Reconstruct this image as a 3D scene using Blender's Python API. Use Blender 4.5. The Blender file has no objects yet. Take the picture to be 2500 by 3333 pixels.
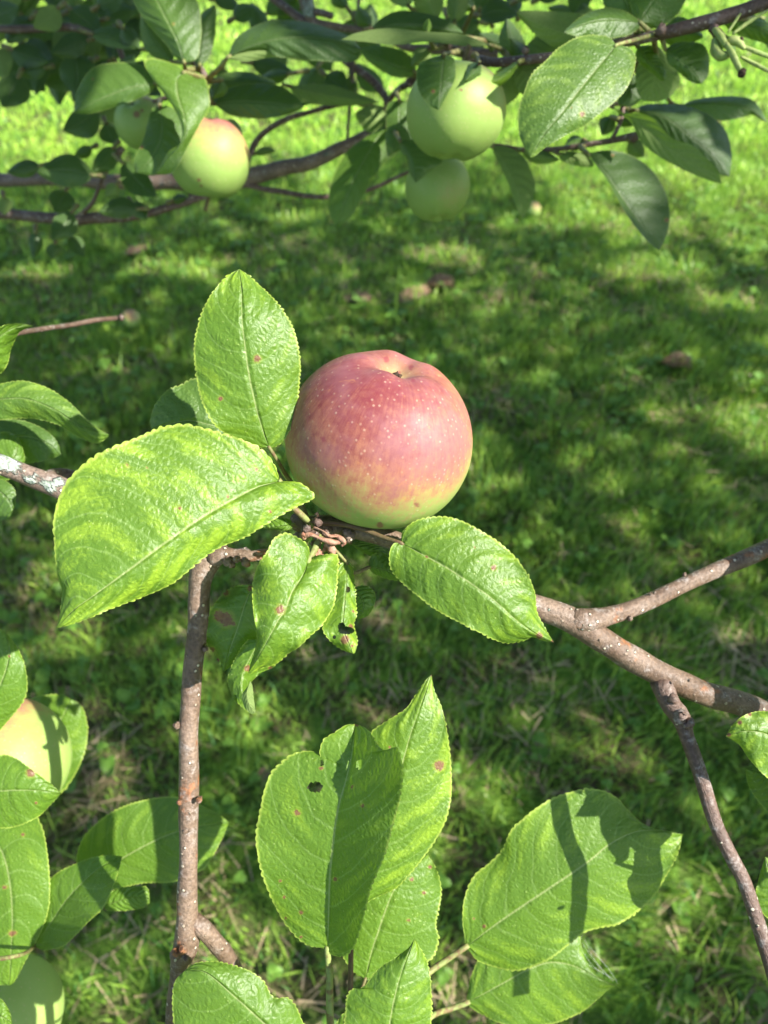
import bpy, math, random
import numpy as np
from mathutils import Vector, Matrix
random.seed(7); rng = np.random.default_rng(7)
scn = bpy.context.scene
C = scn.collection

# ------------------------------------------------------------------ camera, sky, sun, exposure
CAM = np.array([0.0, 0.0, 1.35]); PITCH = math.radians(48.0); FOV = math.radians(67.0)
K = 2 * math.tan(FOV / 2) / 3333.0
RIGHT = np.array([1.0, 0, 0])
UP = np.array([0, math.sin(PITCH), math.cos(PITCH)])
FWD = np.array([0, math.cos(PITCH), -math.sin(PITCH)])
cd = bpy.data.cameras.new('camera'); cam = bpy.data.objects.new('camera', cd); C.objects.link(cam)
cam.location = CAM; cam.rotation_euler = (math.pi / 2 - PITCH, 0, 0)
cd.sensor_fit = 'VERTICAL'; cd.sensor_height = 36; cd.sensor_width = 27; cd.angle = FOV
cd.lens = 18 / math.tan(FOV / 2)
cd.clip_start = 0.02; cd.clip_end = 500
cd.dof.use_dof = True; cd.dof.focus_distance = 0.31; cd.dof.aperture_fstop = 11.0
scn.camera = cam
SC = np.array([0.67, 0.27, 0.69]); SC /= np.linalg.norm(SC)
SUN = SC[0] * RIGHT + SC[1] * UP - SC[2] * FWD
sl = bpy.data.lights.new('sun', 'SUN'); sl.energy = 4.8; sl.angle = math.radians(0.53); sl.color = (1.0, 0.955, 0.88)
so = bpy.data.objects.new('sun', sl); C.objects.link(so)
so.rotation_euler = Vector(SUN).to_track_quat('Z', 'Y').to_euler(); so.location = (2, -1, 4)
w = bpy.data.worlds.new('World'); scn.world = w; w.use_nodes = True
nt = w.node_tree; bg = nt.nodes['Background']; sky = nt.nodes.new('ShaderNodeTexSky')
sky.sky_type = 'NISHITA'; sky.sun_disc = False
sky.sun_elevation = math.asin(SUN[2]); sky.sun_rotation = math.atan2(SUN[0], SUN[1])
nt.links.new(sky.outputs[0], bg.inputs[0]); bg.inputs[1].default_value = 0.1
scn.view_settings.view_transform = 'Standard'; scn.view_settings.look = 'None'
scn.view_settings.exposure = 1.5; scn.view_settings.gamma = 1.0

# ------------------------------------------------------------------ coordinates
def P(x, y, d):
    """pixel of the photograph + distance along the view axis (m) -> world point"""
    return CAM + FWD * d + RIGHT * ((x - 1250) * K * d) + UP * ((1666.5 - y) * K * d)
def PA(a):
    a = np.asarray(a, float); d = a[..., 2:3]
    return CAM + FWD * d + RIGHT * ((a[..., 0:1] - 1250) * K * d) + UP * ((1666.5 - a[..., 1:2]) * K * d)
def GND(x, y):
    v = FWD + RIGHT * ((x - 1250) * K) + UP * ((1666.5 - y) * K)
    return CAM + v * (CAM[2] / -v[2])

# ------------------------------------------------------------------ material helper
class NB:
    def __init__(s, name):
        s.m = bpy.data.materials.new(name); s.m.use_nodes = True; s.t = s.m.node_tree
        s.n = s.t.nodes; s.n.clear(); s.out = s.n.new('ShaderNodeOutputMaterial')
    def link(s, a, b): s.t.links.new(a, b)
    def put(s, sock, v):
        if v is None: return
        if isinstance(v, bpy.types.NodeSocket): s.link(v, sock)
        elif isinstance(v, tuple) and len(v) == 3 and sock.type == 'RGBA': sock.default_value = (*v, 1)
        else: sock.default_value = v
    def math(s, op, a, b=None, c=None, clamp=False):
        n = s.n.new('ShaderNodeMath'); n.operation = op; n.use_clamp = clamp
        s.put(n.inputs[0], a); s.put(n.inputs[1], b)
        if c is not None: s.put(n.inputs[2], c)
        return n.outputs[0]
    def mix(s, f, a, b, mode='MIX'):
        n = s.n.new('ShaderNodeMix'); n.data_type = 'RGBA'; n.blend_type = mode
        s.put(n.inputs[0], f); s.put(n.inputs[6], a); s.put(n.inputs[7], b); return n.outputs[2]
    def ramp(s, v, lo, hi, a=0.0, b=1.0, smooth=True):
        n = s.n.new('ShaderNodeMapRange'); n.interpolation_type = 'SMOOTHSTEP' if smooth else 'LINEAR'
        s.put(n.inputs[0], v); s.put(n.inputs[1], lo); s.put(n.inputs[2], hi); s.put(n.inputs[3], a); s.put(n.inputs[4], b)
        return n.outputs[0]
    def noise(s, vec, scale, detail=3.0, rough=0.55, dist=0.0):
        n = s.n.new('ShaderNodeTexNoise'); s.put(n.inputs['Vector'], vec); n.inputs['Scale'].default_value = scale
        n.inputs['Detail'].default_value = detail; n.inputs['Roughness'].default_value = rough
        n.inputs['Distortion'].default_value = dist; return n.outputs['Fac']
    def voro(s, vec, scale, feature='F1', rnd=1.0, out='Distance'):
        n = s.n.new('ShaderNodeTexVoronoi'); n.feature = feature; s.put(n.inputs['Vector'], vec)
        n.inputs['Scale'].default_value = scale; n.inputs['Randomness'].default_value = rnd; return n.outputs[out]
    def attr(s, name, typ='GEOMETRY', out='Fac'):
        n = s.n.new('ShaderNodeAttribute'); n.attribute_type = typ; n.attribute_name = name; return n.outputs[out]
    def coord(s, k='Object'): return s.n.new('ShaderNodeTexCoord').outputs[k]
    def sep(s, v):
        n = s.n.new('ShaderNodeSeparateXYZ'); s.put(n.inputs[0], v); return n.outputs
    def scalevec(s, v, sc):
        n = s.n.new('ShaderNodeMapping'); s.put(n.inputs[0], v); n.inputs['Scale'].default_value = sc; return n.outputs[0]
    def bump(s, h, dist, strength=1.0, normal=None):
        n = s.n.new('ShaderNodeBump'); s.put(n.inputs['Height'], h); n.inputs['Distance'].default_value = dist
        n.inputs['Strength'].default_value = strength
        if normal is not None: s.put(n.inputs['Normal'], normal)
        return n.outputs[0]
    def bsdf(s, col, rough=0.5, spec=0.5, normal=None, **kw):
        n = s.n.new('ShaderNodeBsdfPrincipled'); s.put(n.inputs['Base Color'], col); s.put(n.inputs['Roughness'], rough)
        s.put(n.inputs['Specular IOR Level'], spec)
        if normal is not None: s.put(n.inputs['Normal'], normal)
        for k, v in kw.items(): s.put(n.inputs[k.replace('_', ' ')], v)
        return n.outputs[0]
    def transl(s, col, normal=None):
        n = s.n.new('ShaderNodeBsdfTranslucent'); s.put(n.inputs[0], col)
        if normal is not None: s.put(n.inputs[1], normal)
        return n.outputs[0]
    def mixsh(s, f, a, b):
        n = s.n.new('ShaderNodeMixShader'); s.put(n.inputs[0], f); s.link(a, n.inputs[1]); s.link(b, n.inputs[2]); return n.outputs[0]
    def done(s, sh): s.link(sh, s.out.inputs[0]); return s.m

def mat_leaf():
    b = NB('leaf_blade')
    uv = b.sep(b.coord('UV')); t = uv[0]; v = b.math('MULTIPLY_ADD', uv[1], 2.0, -1.0)
    av = b.math('ABSOLUTE', v); ob = b.coord('Object')
    ln = b.attr('veins', 'OBJECT'); yel = b.attr('yellowing', 'OBJECT'); dk = b.attr('darkness', 'OBJECT')
    seed = b.attr('seed', 'OBJECT')
    add = b.n.new('ShaderNodeVectorMath'); add.operation = 'ADD'; b.link(ob, add.inputs[0])
    cmb = b.n.new('ShaderNodeCombineXYZ'); b.link(seed, cmb.inputs[0]); b.link(cmb.outputs[0], add.inputs[1]); ob2 = add.outputs[0]
    nz = b.noise(ob2, 60, 2)
    side = b.math('MULTIPLY', b.math('SIGN', v), 0.22)
    c = b.math('SUBTRACT', t, b.math('MULTIPLY', b.math('POWER', av, 1.6), 0.22))
    c = b.math('ADD', c, b.math('MULTIPLY', b.math('SUBTRACT', nz, 0.5), 0.06))
    c = b.math('ADD', c, b.math('MULTIPLY', b.math('SINE', b.math('ADD', b.math('MULTIPLY', t, 19.0), b.math('ADD', seed, b.math('SIGN', v)))), 0.012))
    c = b.math('ADD', b.math('MULTIPLY', c, ln), side)
    fr = b.math('ABSOLUTE', b.math('SUBTRACT', b.math('FRACT', c), 0.5))      # 0 on the vein
    vd = b.ramp(fr, 0.0, b.math('MULTIPLY_ADD', av, -0.035, 0.075), 1, 0)      # lateral veins
    mr = b.ramp(av, b.math('MULTIPLY_ADD', t, -0.008, 0.009), b.math('MULTIPLY_ADD', t, -0.018, 0.034), 1, 0)   # midrib
    # secondary net
    net = b.voro(ob2, 370, 'DISTANCE_TO_EDGE'); netl = b.ramp(net, 0.0, 0.16, 1, 0)
    net2 = b.ramp(b.voro(ob2, 900, 'DISTANCE_TO_EDGE'), 0, 0.25, 1, 0)
    veins = b.math('MAXIMUM', vd, mr)
    # colours
    g0 = b.mix(b.noise(ob2, 35, 3), (0.080, 0.165, 0.014), (0.122, 0.220, 0.018))
    mot = b.noise(b.scalevec(ob2, (1, 1, 1)), 110, 4, 0.65, 0.5)
    inter = b.ramp(fr, 0.12, 0.42)
    cv = b.n.new('ShaderNodeCombineXYZ'); b.put(cv.inputs[0], b.math('ADD', b.math('MULTIPLY', c, 1.6), seed)); b.put(cv.inputs[1], b.math('MULTIPLY', v, 2.6))
    strk = b.noise(cv.outputs[0], 1.0, 2, 0.5); fine = b.noise(cv.outputs[0], 7.0, 4, 0.6, 0.4)
    ysum = b.math('ADD', b.math('ADD', b.math('MULTIPLY', strk, 0.55), b.math('MULTIPLY', fine, 0.40)), b.math('ADD', b.math('MULTIPLY', b.math('SUBTRACT', mot, 0.5), 0.30), b.math('MULTIPLY', b.noise(ob2, 28, 3, 0.6), 0.45)))
    ysum = b.math('ADD', ysum, b.math('MULTIPLY', b.ramp(av, 0.1, 0.7), 0.10))
    ysum = b.math('ADD', ysum, b.math('MULTIPLY', b.math('SUBTRACT', yel, 0.5), 0.22))
    ysum = b.math('ADD', ysum, b.math('MULTIPLY', b.math('SUBTRACT', inter, 1.0), 0.12))
    ymask = b.ramp(ysum, 0.74, 0.98)
    tipm = b.math('MULTIPLY', b.ramp(t, 0.78, 1.0), 0.6)
    ymask = b.math('MULTIPLY', b.math('ADD', ymask, b.math('MULTIPLY', tipm, b.ramp(mot, 0.35, 0.6))), yel, clamp=True)
    col = b.mix(b.math('MULTIPLY', ymask, 0.8), g0, (0.26, 0.40, 0.03))
    col = b.mix(b.math('MULTIPLY', vd, b.math('MULTIPLY_ADD', dk, -1.0, 0.42, clamp=True)), col, (0.24, 0.36, 0.10))
    col = b.mix(b.math('MULTIPLY', netl, 0.22), col, (0.05, 0.13, 0.012))
    col = b.mix(b.math('MULTIPLY', mr, 0.75), col, (0.32, 0.38, 0.14))
    edge = b.ramp(av, 0.955, 0.99); col = b.mix(b.math('MULTIPLY', edge, 0.7), col, (0.38, 0.48, 0.08))
    fl = b.ramp(b.voro(ob2, 420), 0.10, 0.16, 1, 0); fl = b.math('MULTIPLY', fl, b.ramp(b.noise(ob2, 90, 2), 0.5, 0.62))
    col = b.mix(b.math('MULTIPLY', fl, 0.5), col, (0.45, 0.55, 0.18))
    dn = b.n.new('ShaderNodeHueSaturation'); b.link(col, dn.inputs['Color']); b.put(dn.inputs['Value'], b.math('SUBTRACT', 1.0, dk))  # darkness lowers the leaf colour; on far leaves it paints in shade
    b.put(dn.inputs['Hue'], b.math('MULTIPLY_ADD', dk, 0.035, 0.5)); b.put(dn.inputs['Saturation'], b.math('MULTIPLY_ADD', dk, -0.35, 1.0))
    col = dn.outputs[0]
    sp = b.math('ADD', b.attr('spot'), b.math('MULTIPLY', b.math('SUBTRACT', b.noise(ob2, 900, 3), 0.5), 0.9))
    spm = b.math('MULTIPLY', b.ramp(sp, 0.62, 0.85), b.ramp(b.attr('spot'), 0.2, 0.5)); spring = b.math('MULTIPLY', b.ramp(sp, 0.3, 0.45), b.attr('spot'))
    spotc = b.mix(b.noise(ob2, 1500, 2), (0.09, 0.035, 0.015), (0.30, 0.17, 0.08))
    col = b.mix(b.math('MULTIPLY', spring, 0.5), col, (0.35, 0.33, 0.05))
    col = b.mix(spm, col, spotc)
    # underside
    gm = b.n.new('ShaderNodeNewGeometry'); back = gm.outputs['Backfacing']
    ucol = b.mix(b.math('MAXIMUM', b.math('MULTIPLY', vd, 0.3), mr), (0.17, 0.24, 0.075), (0.27, 0.33, 0.13))
    ucol = b.mix(b.math('MULTIPLY', netl, 0.3), ucol, (0.22, 0.29, 0.10)); ucol = b.mix(spm, ucol, spotc)
    colf = b.mix(back, col, ucol)
    h = b.math('MULTIPLY', b.ramp(net, 0.0, 0.45), 0.52)
    h = b.math('ADD', h, b.math('MULTIPLY', b.ramp(fr, 0.0, 0.42), b.math('MULTIPLY_ADD', dk, -2.0, 1.15, clamp=False)))
    h = b.math('ADD', h, b.math('MULTIPLY', net2, -0.10))
    h = b.math('ADD', h, b.math('MULTIPLY', b.ramp(av, 0.0, 0.10), 1.2))
    h = b.math('ADD', h, b.math('MULTIPLY', b.noise(ob2, 120, 2), 0.5))
    h = b.math('MULTIPLY', h, b.math('MULTIPLY_ADD', back, -0.75, 1.0))
    nrm = b.bump(h, 0.00038, 1.0)
    rough = b.math('MULTIPLY_ADD', b.noise(ob2, 240, 3), 0.22, 0.36); rough = b.mix(back, rough, (0.75, 0.75, 0.75))
    sh = b.bsdf(colf, rough, b.math('SUBTRACT', 0.50, b.math('MULTIPLY', back, 0.35)), nrm)
    tc = b.mix(spm, b.mix(ymask, (0.18, 0.36, 0.010), (0.36, 0.52, 0.012)), (0.12, 0.05, 0.01))
    tc = b.mix(b.math('MULTIPLY', b.math('MAXIMUM', b.math('MULTIPLY', vd, 0.5), netl), 0.35), tc, (0.34, 0.5, 0.06))
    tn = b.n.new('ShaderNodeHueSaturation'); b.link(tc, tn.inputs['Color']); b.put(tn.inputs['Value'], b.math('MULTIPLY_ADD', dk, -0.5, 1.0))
    return b.done(b.mixsh(0.29, sh, b.transl(tn.outputs[0], nrm)))

def mat_petiole():
    b = NB('petiole'); ob = b.coord(); n = b.noise(ob, 300, 4)
    col = b.mix(b.ramp(n, 0.4, 0.65), (0.22, 0.27, 0.08), (0.15, 0.10, 0.045))
    col = b.mix(b.attr('brownness', 'OBJECT'), col, (0.10, 0.055, 0.03))
    return b.done(b.bsdf(col, 0.6, 0.35, b.bump(b.noise(ob, 900, 3), 0.0003)))

def mat_bark(name, base1, base2, lichen, orange=0.5):
    b = NB(name); ob = b.coord(); uv = b.coord('UV')
    n1 = b.noise(ob, 45, 5, 0.6); fine = b.noise(ob, 600, 4, 0.7)
    col = b.mix(b.ramp(n1, 0.35, 0.65), base1, base2)
    ring = b.noise(b.scalevec(uv, (1.0, 90.0, 1)), 3.0, 4, 0.6)
    col = b.mix(b.math('MULTIPLY', b.ramp(ring, 0.55, 0.75), 0.35), col, (0.30, 0.24, 0.20))
    om = b.math('MULTIPLY', b.ramp(b.noise(ob, 70, 4, 0.6), 0.60, 0.68), orange)
    col = b.mix(om, col, (0.34, 0.13, 0.045))
    gm = b.ramp(b.noise(ob, 150, 5, 0.7), 0.52, 0.70)
    col = b.mix(b.math('MULTIPLY', gm, 0.75), col, (0.30, 0.27, 0.25))
    col = b.mix(b.math('MULTIPLY', b.ramp(fine, 0.3, 0.65, 1, 0), 0.6), col, (0.045, 0.03, 0.022))
    vr = b.n.new('ShaderNodeTexVoronoi'); b.put(vr.inputs['Vector'], ob); vr.inputs['Scale'].default_value = 260
    pick = b.ramp(b.sep(vr.outputs['Color'])[0], 0.45, 0.8)
    dot = b.math('MULTIPLY', b.ramp(vr.outputs['Distance'], 0.15, 0.25, 1, 0), pick)
    col = b.mix(b.math('MULTIPLY', dot, 1.0), col, (0.60, 0.52, 0.40))
    lm = b.noise(ob, 38, 6, 0.72, 0.6)
    lm2 = b.ramp(b.math('ADD', b.math('ADD', lm, b.math('MULTIPLY', b.attr('lichen'), 0.36)), lichen), 0.66, 0.74)
    lc = b.mix(b.ramp(b.noise(ob, 420, 4, 0.7), 0.35, 0.65), (0.15, 0.19, 0.15), (0.46, 0.50, 0.44))
    col = b.mix(lm2, col, lc)
    h = b.math('ADD', b.math('MULTIPLY', fine, 0.6), b.math('MULTIPLY', dot, 1.5))
    h = b.math('ADD', h, b.math('MULTIPLY', lm2, b.math('MULTIPLY_ADD', b.noise(ob, 420, 3), 2.5, 0.5)))
    h = b.math('ADD', h, b.math('MULTIPLY', ring, 0.7)); h = b.math('ADD', h, b.math('MULTIPLY', n1, 1.5))
    return b.done(b.bsdf(col, b.math('MULTIPLY_ADD', lm2, 0.35, 0.5), 0.4, b.bump(h, 0.0010)))

def mat_apple():
    b = NB('apple_skin'); ob = b.coord(); bl = b.attr('blush')
    ao = b.attr('theta')
    n1 = b.noise(ob, 45, 5, 0.6); n2 = b.noise(ob, 330, 5, 0.7, 0.3)
    cb = b.n.new('ShaderNodeCombineXYZ'); b.put(cb.inputs[0], b.math('SINE', ao)); b.put(cb.inputs[1], b.math('COSINE', ao)); b.put(cb.inputs[2], b.math('MULTIPLY', b.sep(ob)[2], 5))
    st = b.noise(cb.outputs[0], 30, 4, 0.65)
    f = b.math('ADD', bl, b.math('MULTIPLY', b.math('SUBTRACT', n1, 0.5), 1.0))
    f = b.math('ADD', f, b.math('MULTIPLY', b.math('SUBTRACT', st, 0.5), 0.6))
    f = b.math('ADD', f, b.math('MULTIPLY', b.math('SUBTRACT', n2, 0.5), 0.75))
    green = b.mix(n1, (0.20, 0.31, 0.065), (0.27, 0.37, 0.10))
    yel = b.mix(b.ramp(f, -0.2, 0.45), green, (0.34, 0.27, 0.10))
    c = b.mix(b.ramp(f, 0.05, 0.75), yel, (0.33, 0.135, 0.08))
    c = b.mix(b.ramp(f, 0.40, 1.25), c, (0.160, 0.028, 0.036))
    bloom = b.math('MULTIPLY', b.ramp(b.noise(ob, 26, 4, 0.7), 0.38, 0.62), b.ramp(f, 0.3, 0.8))
    c = b.mix(b.math('MULTIPLY', bloom, 0.42), c, (0.30, 0.14, 0.155))
    c = b.mix(b.math('MULTIPLY', b.attr('basin'), 0.45), c, (0.42, 0.46, 0.17))
    v = b.n.new('ShaderNodeTexVoronoi'); b.put(v.inputs['Vector'], ob); v.inputs['Scale'].default_value = 390
    pk = b.ramp(b.sep(v.outputs['Color'])[1], 0.0, 0.75)
    dots = b.math('MULTIPLY', b.ramp(v.outputs['Distance'], 0.06, 0.30, 1, 0), pk)
    c = b.mix(b.math('MULTIPLY', dots, 0.40), c, (0.48, 0.36, 0.25))
    rus = b.math('MULTIPLY', b.ramp(b.noise(ob, 150, 4, 0.7, 0.5), 0.60, 0.70), 0.25)
    c = b.mix(b.math('MULTIPLY', rus, b.ramp(f, -0.1, 0.25)), c, (0.50, 0.22, 0.07))
    sp = b.math('ADD', b.attr('spot'), b.math('MULTIPLY', b.math('SUBTRACT', b.noise(ob, 900, 2), 0.5), 0.5))
    c = b.mix(b.math('MULTIPLY', b.ramp(sp, 0.35, 0.8), 0.7), c, (0.20, 0.035, 0.05))
    rough = b.math('MULTIPLY_ADD', b.noise(ob, 180, 3), 0.20, 0.42)
    h = b.math('ADD', b.math('MULTIPLY', dots, 0.25), b.math('MULTIPLY', b.noise(ob, 130, 3), 0.8))
    return b.done(b.bsdf(c, rough, 0.32, b.bump(h, 0.00022), Subsurface_Weight=0.10, Subsurface_Radius=(0.004, 0.002, 0.001), Subsurface_Scale=0.6))

def mat_simple(name, c1, c2, scale=200, rough=0.8, bump=0.0004, tr=0.0):
    b = NB(name); ob = b.coord(); n = b.noise(ob, scale, 4)
    c = b.mix(b.ramp(n, 0.35, 0.65), c1, c2); nr = b.bump(b.noise(ob, scale * 2, 4), bump)
    s = b.bsdf(c, rough, 0.3, nr)
    if tr: s = b.mixsh(tr, s, b.transl(c, nr))
    return b.done(s)

def mat_grass():
    b = NB('grass_blades'); vc = b.attr('tone', 'GEOMETRY', 'Color')
    sh = b.bsdf(vc, 0.42, 0.40)
    tc = b.mix(0.5, vc, (0.34, 0.52, 0.04), 'MIX')
    return b.done(b.mixsh(0.38, sh, b.transl(tc)))
def mat_ground():
    b = NB('lawn_soil'); ob = b.coord()
    n = b.noise(ob, 6, 6, 0.65); n2 = b.noise(ob, 60, 5, 0.7)
    c = b.mix(b.ramp(n2, 0.35, 0.65), (0.05, 0.07, 0.02), (0.15, 0.12, 0.065))
    c = b.mix(b.ramp(n, 0.40, 0.62), c, (0.13, 0.25, 0.035))
    dist = b.math('LENGTH' if False else 'MULTIPLY', 1.0, 1.0)
    return b.done(b.bsdf(c, 0.95, 0.1, b.bump(n2, 0.02)))
def mat_crown():
    b = NB('crown_leaves'); n = b.noise(b.coord(), 4, 3)
    c = b.mix(n, (0.05, 0.13, 0.012), (0.09, 0.19, 0.02))
    return b.done(b.mixsh(0.36, b.bsdf(c, 0.45, 0.45), b.transl((0.14, 0.28, 0.01))))

M_LEAF = mat_leaf(); M_PET = mat_petiole(); M_APPLE = mat_apple()
M_BARK = mat_bark('smooth_bark', (0.135, 0.084, 0.054), (0.235, 0.165, 0.118), -0.10, 0.8)
M_BARKD = mat_bark('dark_bark', (0.11, 0.066, 0.05), (0.17, 0.11, 0.085), -0.16, 0.1)
M_BARKL = mat_bark('lichen_bark', (0.17, 0.12, 0.095), (0.25, 0.18, 0.14), 0.0, 0.1)
M_CROWN = mat_crown(); M_GRASS = mat_grass(); M_GROUND = mat_ground()
M_DRY = mat_simple('dried_bracts', (0.24, 0.11, 0.07), (0.36, 0.22, 0.15), 400)
M_CALYX = mat_simple('dried_calyx', (0.02, 0.012, 0.008), (0.08, 0.05, 0.03), 900)
M_STALK = mat_simple('fruit_stalk', (0.10, 0.07, 0.03), (0.18, 0.15, 0.06), 500)
M_DEAD = mat_simple('dead_leaf', (0.15, 0.085, 0.045), (0.32, 0.22, 0.13), 120, 0.8, 0.0006, 0.2)
M_WEED = mat_simple('weed_leaf', (0.09, 0.20, 0.022), (0.15, 0.29, 0.04), 40, 0.5, 0.0004, 0.3)
M_BUD = mat_simple('young_bud', (0.20, 0.28, 0.07), (0.30, 0.34, 0.12), 300, 0.6)
M_WEB = mat_simple('spider_silk', (0.8, 0.8, 0.8), (0.9, 0.9, 0.9), 100, 0.3)

# ------------------------------------------------------------------ mesh helpers
def finish(name, verts, faces, mat, parent=None, loc=None, smooth=True, uv=None, attrs=None, cols=None):
    verts = np.asarray(verts, float)
    if loc is None: loc = verts.mean(0)
    loc = np.asarray(loc, float)
    me = bpy.data.meshes.new(name); me.from_pydata([tuple(v) for v in (verts - loc)], [], faces)
    if uv is not None:
        l = me.uv_layers.new(name='UVMap'); idx = np.empty(len(me.loops), int); me.loops.foreach_get('vertex_index', idx)
        l.data.foreach_set('uv', np.asarray(uv, float)[idx].ravel())
    for k, a in (attrs or {}).items():
        at = me.attributes.new(k, 'FLOAT', 'POINT'); at.data.foreach_set('value', np.asarray(a, float))
    me.materials.append(mat)
    if smooth: me.polygons.foreach_set('use_smooth', [True] * len(me.polygons))
    me.update()
    o = bpy.data.objects.new(name, me); C.objects.link(o)
    pl = np.zeros(3)
    if parent is not None:
        o.parent = parent; p = parent
        while p is not None: pl = pl + np.array(p.location); p = p.parent
    o.location = loc - pl
    return o
def tag(o, label=None, cat=None, group=None, kind=None):
    for k, v in (('label', label), ('category', cat), ('group', group), ('kind', kind)):
        if v: o[k] = v
    return o
def thing(name, loc, label, cat, group=None):
    o = bpy.data.objects.new(name, None); C.objects.link(o); o.empty_display_size = 0.02
    o.location = loc; return tag(o, label, cat, group)

def crom(pts, n):
    """Catmull-Rom through pts, resampled to n points evenly by arc length"""
    p = np.asarray(pts, float)
    if len(p) == 2: return p[0] + (p[1] - p[0]) * np.linspace(0, 1, n)[:, None]
    q = np.vstack([2 * p[0] - p[1], p, 2 * p[-1] - p[-2]]); out = []
    for i in range(1, len(q) - 2):
        t = np.linspace(0, 1, 16, endpoint=False)[:, None]
        a, b_, c, d = q[i - 1], q[i], q[i + 1], q[i + 2]
        out.append(0.5 * (2 * b_ + (c - a) * t + (2 * a - 5 * b_ + 4 * c - d) * t ** 2 + (3 * b_ - a - 3 * c + d) * t ** 3))
    out.append(p[-1:]); o = np.vstack(out)
    s = np.r_[0, np.cumsum(np.linalg.norm(np.diff(o[:, :2], axis=0), axis=1))]
    if s[-1] < 1e-9: s = np.linspace(0, 1, len(o))
    u = np.linspace(0, s[-1], n)
    return np.stack([np.interp(u, s, o[:, k]) for k in range(o.shape[1])], 1)

def vnoise(x, seed):
    r = np.random.default_rng(seed).normal(size=64)
    i = np.floor(x).astype(int); f = x - i; f = f * f * (3 - 2 * f)
    return r[i % 64] * (1 - f) + r[(i + 1) % 64] * f

def tube_world(pts, rad, sides=12, seed=0, rough=0.0, knob=0.0):
    """pts (n,3) world, rad (n,) -> verts, faces, uv"""
    pts = np.asarray(pts, float); n = len(pts)
    T = np.gradient(pts, axis=0); T /= np.linalg.norm(T, axis=1)[:, None]
    u = np.cross(T[0], [0.3, 0.5, 0.81]); u /= np.linalg.norm(u); V = []; UV = []
    s = np.r_[0, np.cumsum(np.linalg.norm(np.diff(pts, axis=0), axis=1))]
    for i in range(n):
        u = u - T[i] * np.dot(u, T[i]); u /= np.linalg.norm(u); w_ = np.cross(T[i], u)
        a = np.arange(sides) * 2 * math.pi / sides
        rr = rad[i] * (1 + rough * (vnoise(np.array([s[i] / 0.012]), seed)[0] * 0.5 + 0.35 * vnoise(s[i] / 0.009 + a * 1.3, seed + 1)))
        if knob: rr = rr * (1 + knob * np.abs(np.sin(s[i] / 0.0022)) * vnoise(s[i] / 0.0035 + a * 2.1, seed + 3) * 0.5)
        V.append(pts[i] + np.outer(np.cos(a) * rr, u) + np.outer(np.sin(a) * rr, w_))
        UV.append(np.stack([a / (2 * math.pi), np.full(sides, s[i])], 1))
    V = np.vstack(V); UV = np.vstack(UV); F = []
    for i in range(n - 1):
        for j in range(sides):
            k = (j + 1) % sides; F.append((i * sides + j, i * sides + k, (i + 1) * sides + k, (i + 1) * sides + j))
    F.append(tuple(range(sides - 1, -1, -1))); F.append(tuple((n - 1) * sides + j for j in range(sides)))
    return V, F, UV
def join(parts):
    V = []; F = []; UV = []; o = 0
    for v, f, u in parts:
        V.append(v); UV.append(u); F += [tuple(i + o for i in g) for g in f]; o += len(v)
    return np.vstack(V), F, np.vstack(UV)
def blob(c, r, seed=0, n=8):
    c = np.asarray(c, float); V = []; UV = []; F = []; g = np.random.default_rng(seed)
    for i in range(n + 1):
        ph = math.pi * i / n
        for j in range(n):
            th = 2 * math.pi * j / n; k = 1 + 0.18 * g.normal()
            V.append(c + r * k * np.array([math.sin(ph) * math.cos(th), math.sin(ph) * math.sin(th), math.cos(ph)])); UV.append((j / n, i * 0.001))
    for i in range(n):
        for j in range(n): F.append((i * n + j, (i + 1) * n + j, (i + 1) * n + (j + 1) % n, i * n + (j + 1) % n))
    return np.array(V), F, np.array(UV)

def bark(name, spec, parent, mat, seed=1, rough=0.05, knob=0.0, step=0.003, bumps=(), lich=(), extra=(), sides=14):
    """spec: list of (x, y, depth, radius_px)"""
    a = np.array(spec, float); n = max(6, int(np.linalg.norm(np.diff(PA(a[:, :3]), axis=0), axis=1).sum() / step))
    q = crom(a, n); pts = PA(q[:, :3]); rad = q[:, 3] * K * q[:, 2]
    g = np.random.default_rng(seed)
    for i in range(3):   # small natural waver
        pass
    pts = pts + 0.12 * rad[:, None] * np.stack([vnoise(np.linspace(0, n * step / 0.02, n), seed + 10 + k) for k in range(3)], 1) * 0.6
    parts = [tube_world(pts, rad, sides, seed, rough, knob)]
    for (x, y, d, r) in bumps: parts.append(blob(P(x, y, d), r * K * d, seed + int(x)))
    parts += list(extra)
    V, F, UV = join(parts); la = np.zeros(len(V))
    for (x, y, d, r) in lich:
        c = P(x, y, d); la = np.maximum(la, np.clip(1.3 - np.linalg.norm(V - c, axis=1) / (r * K * d), 0, 1))
    return finish(name, V, F, mat, parent, loc=pts[0], uv=UV, attrs={'lichen': la})

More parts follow.
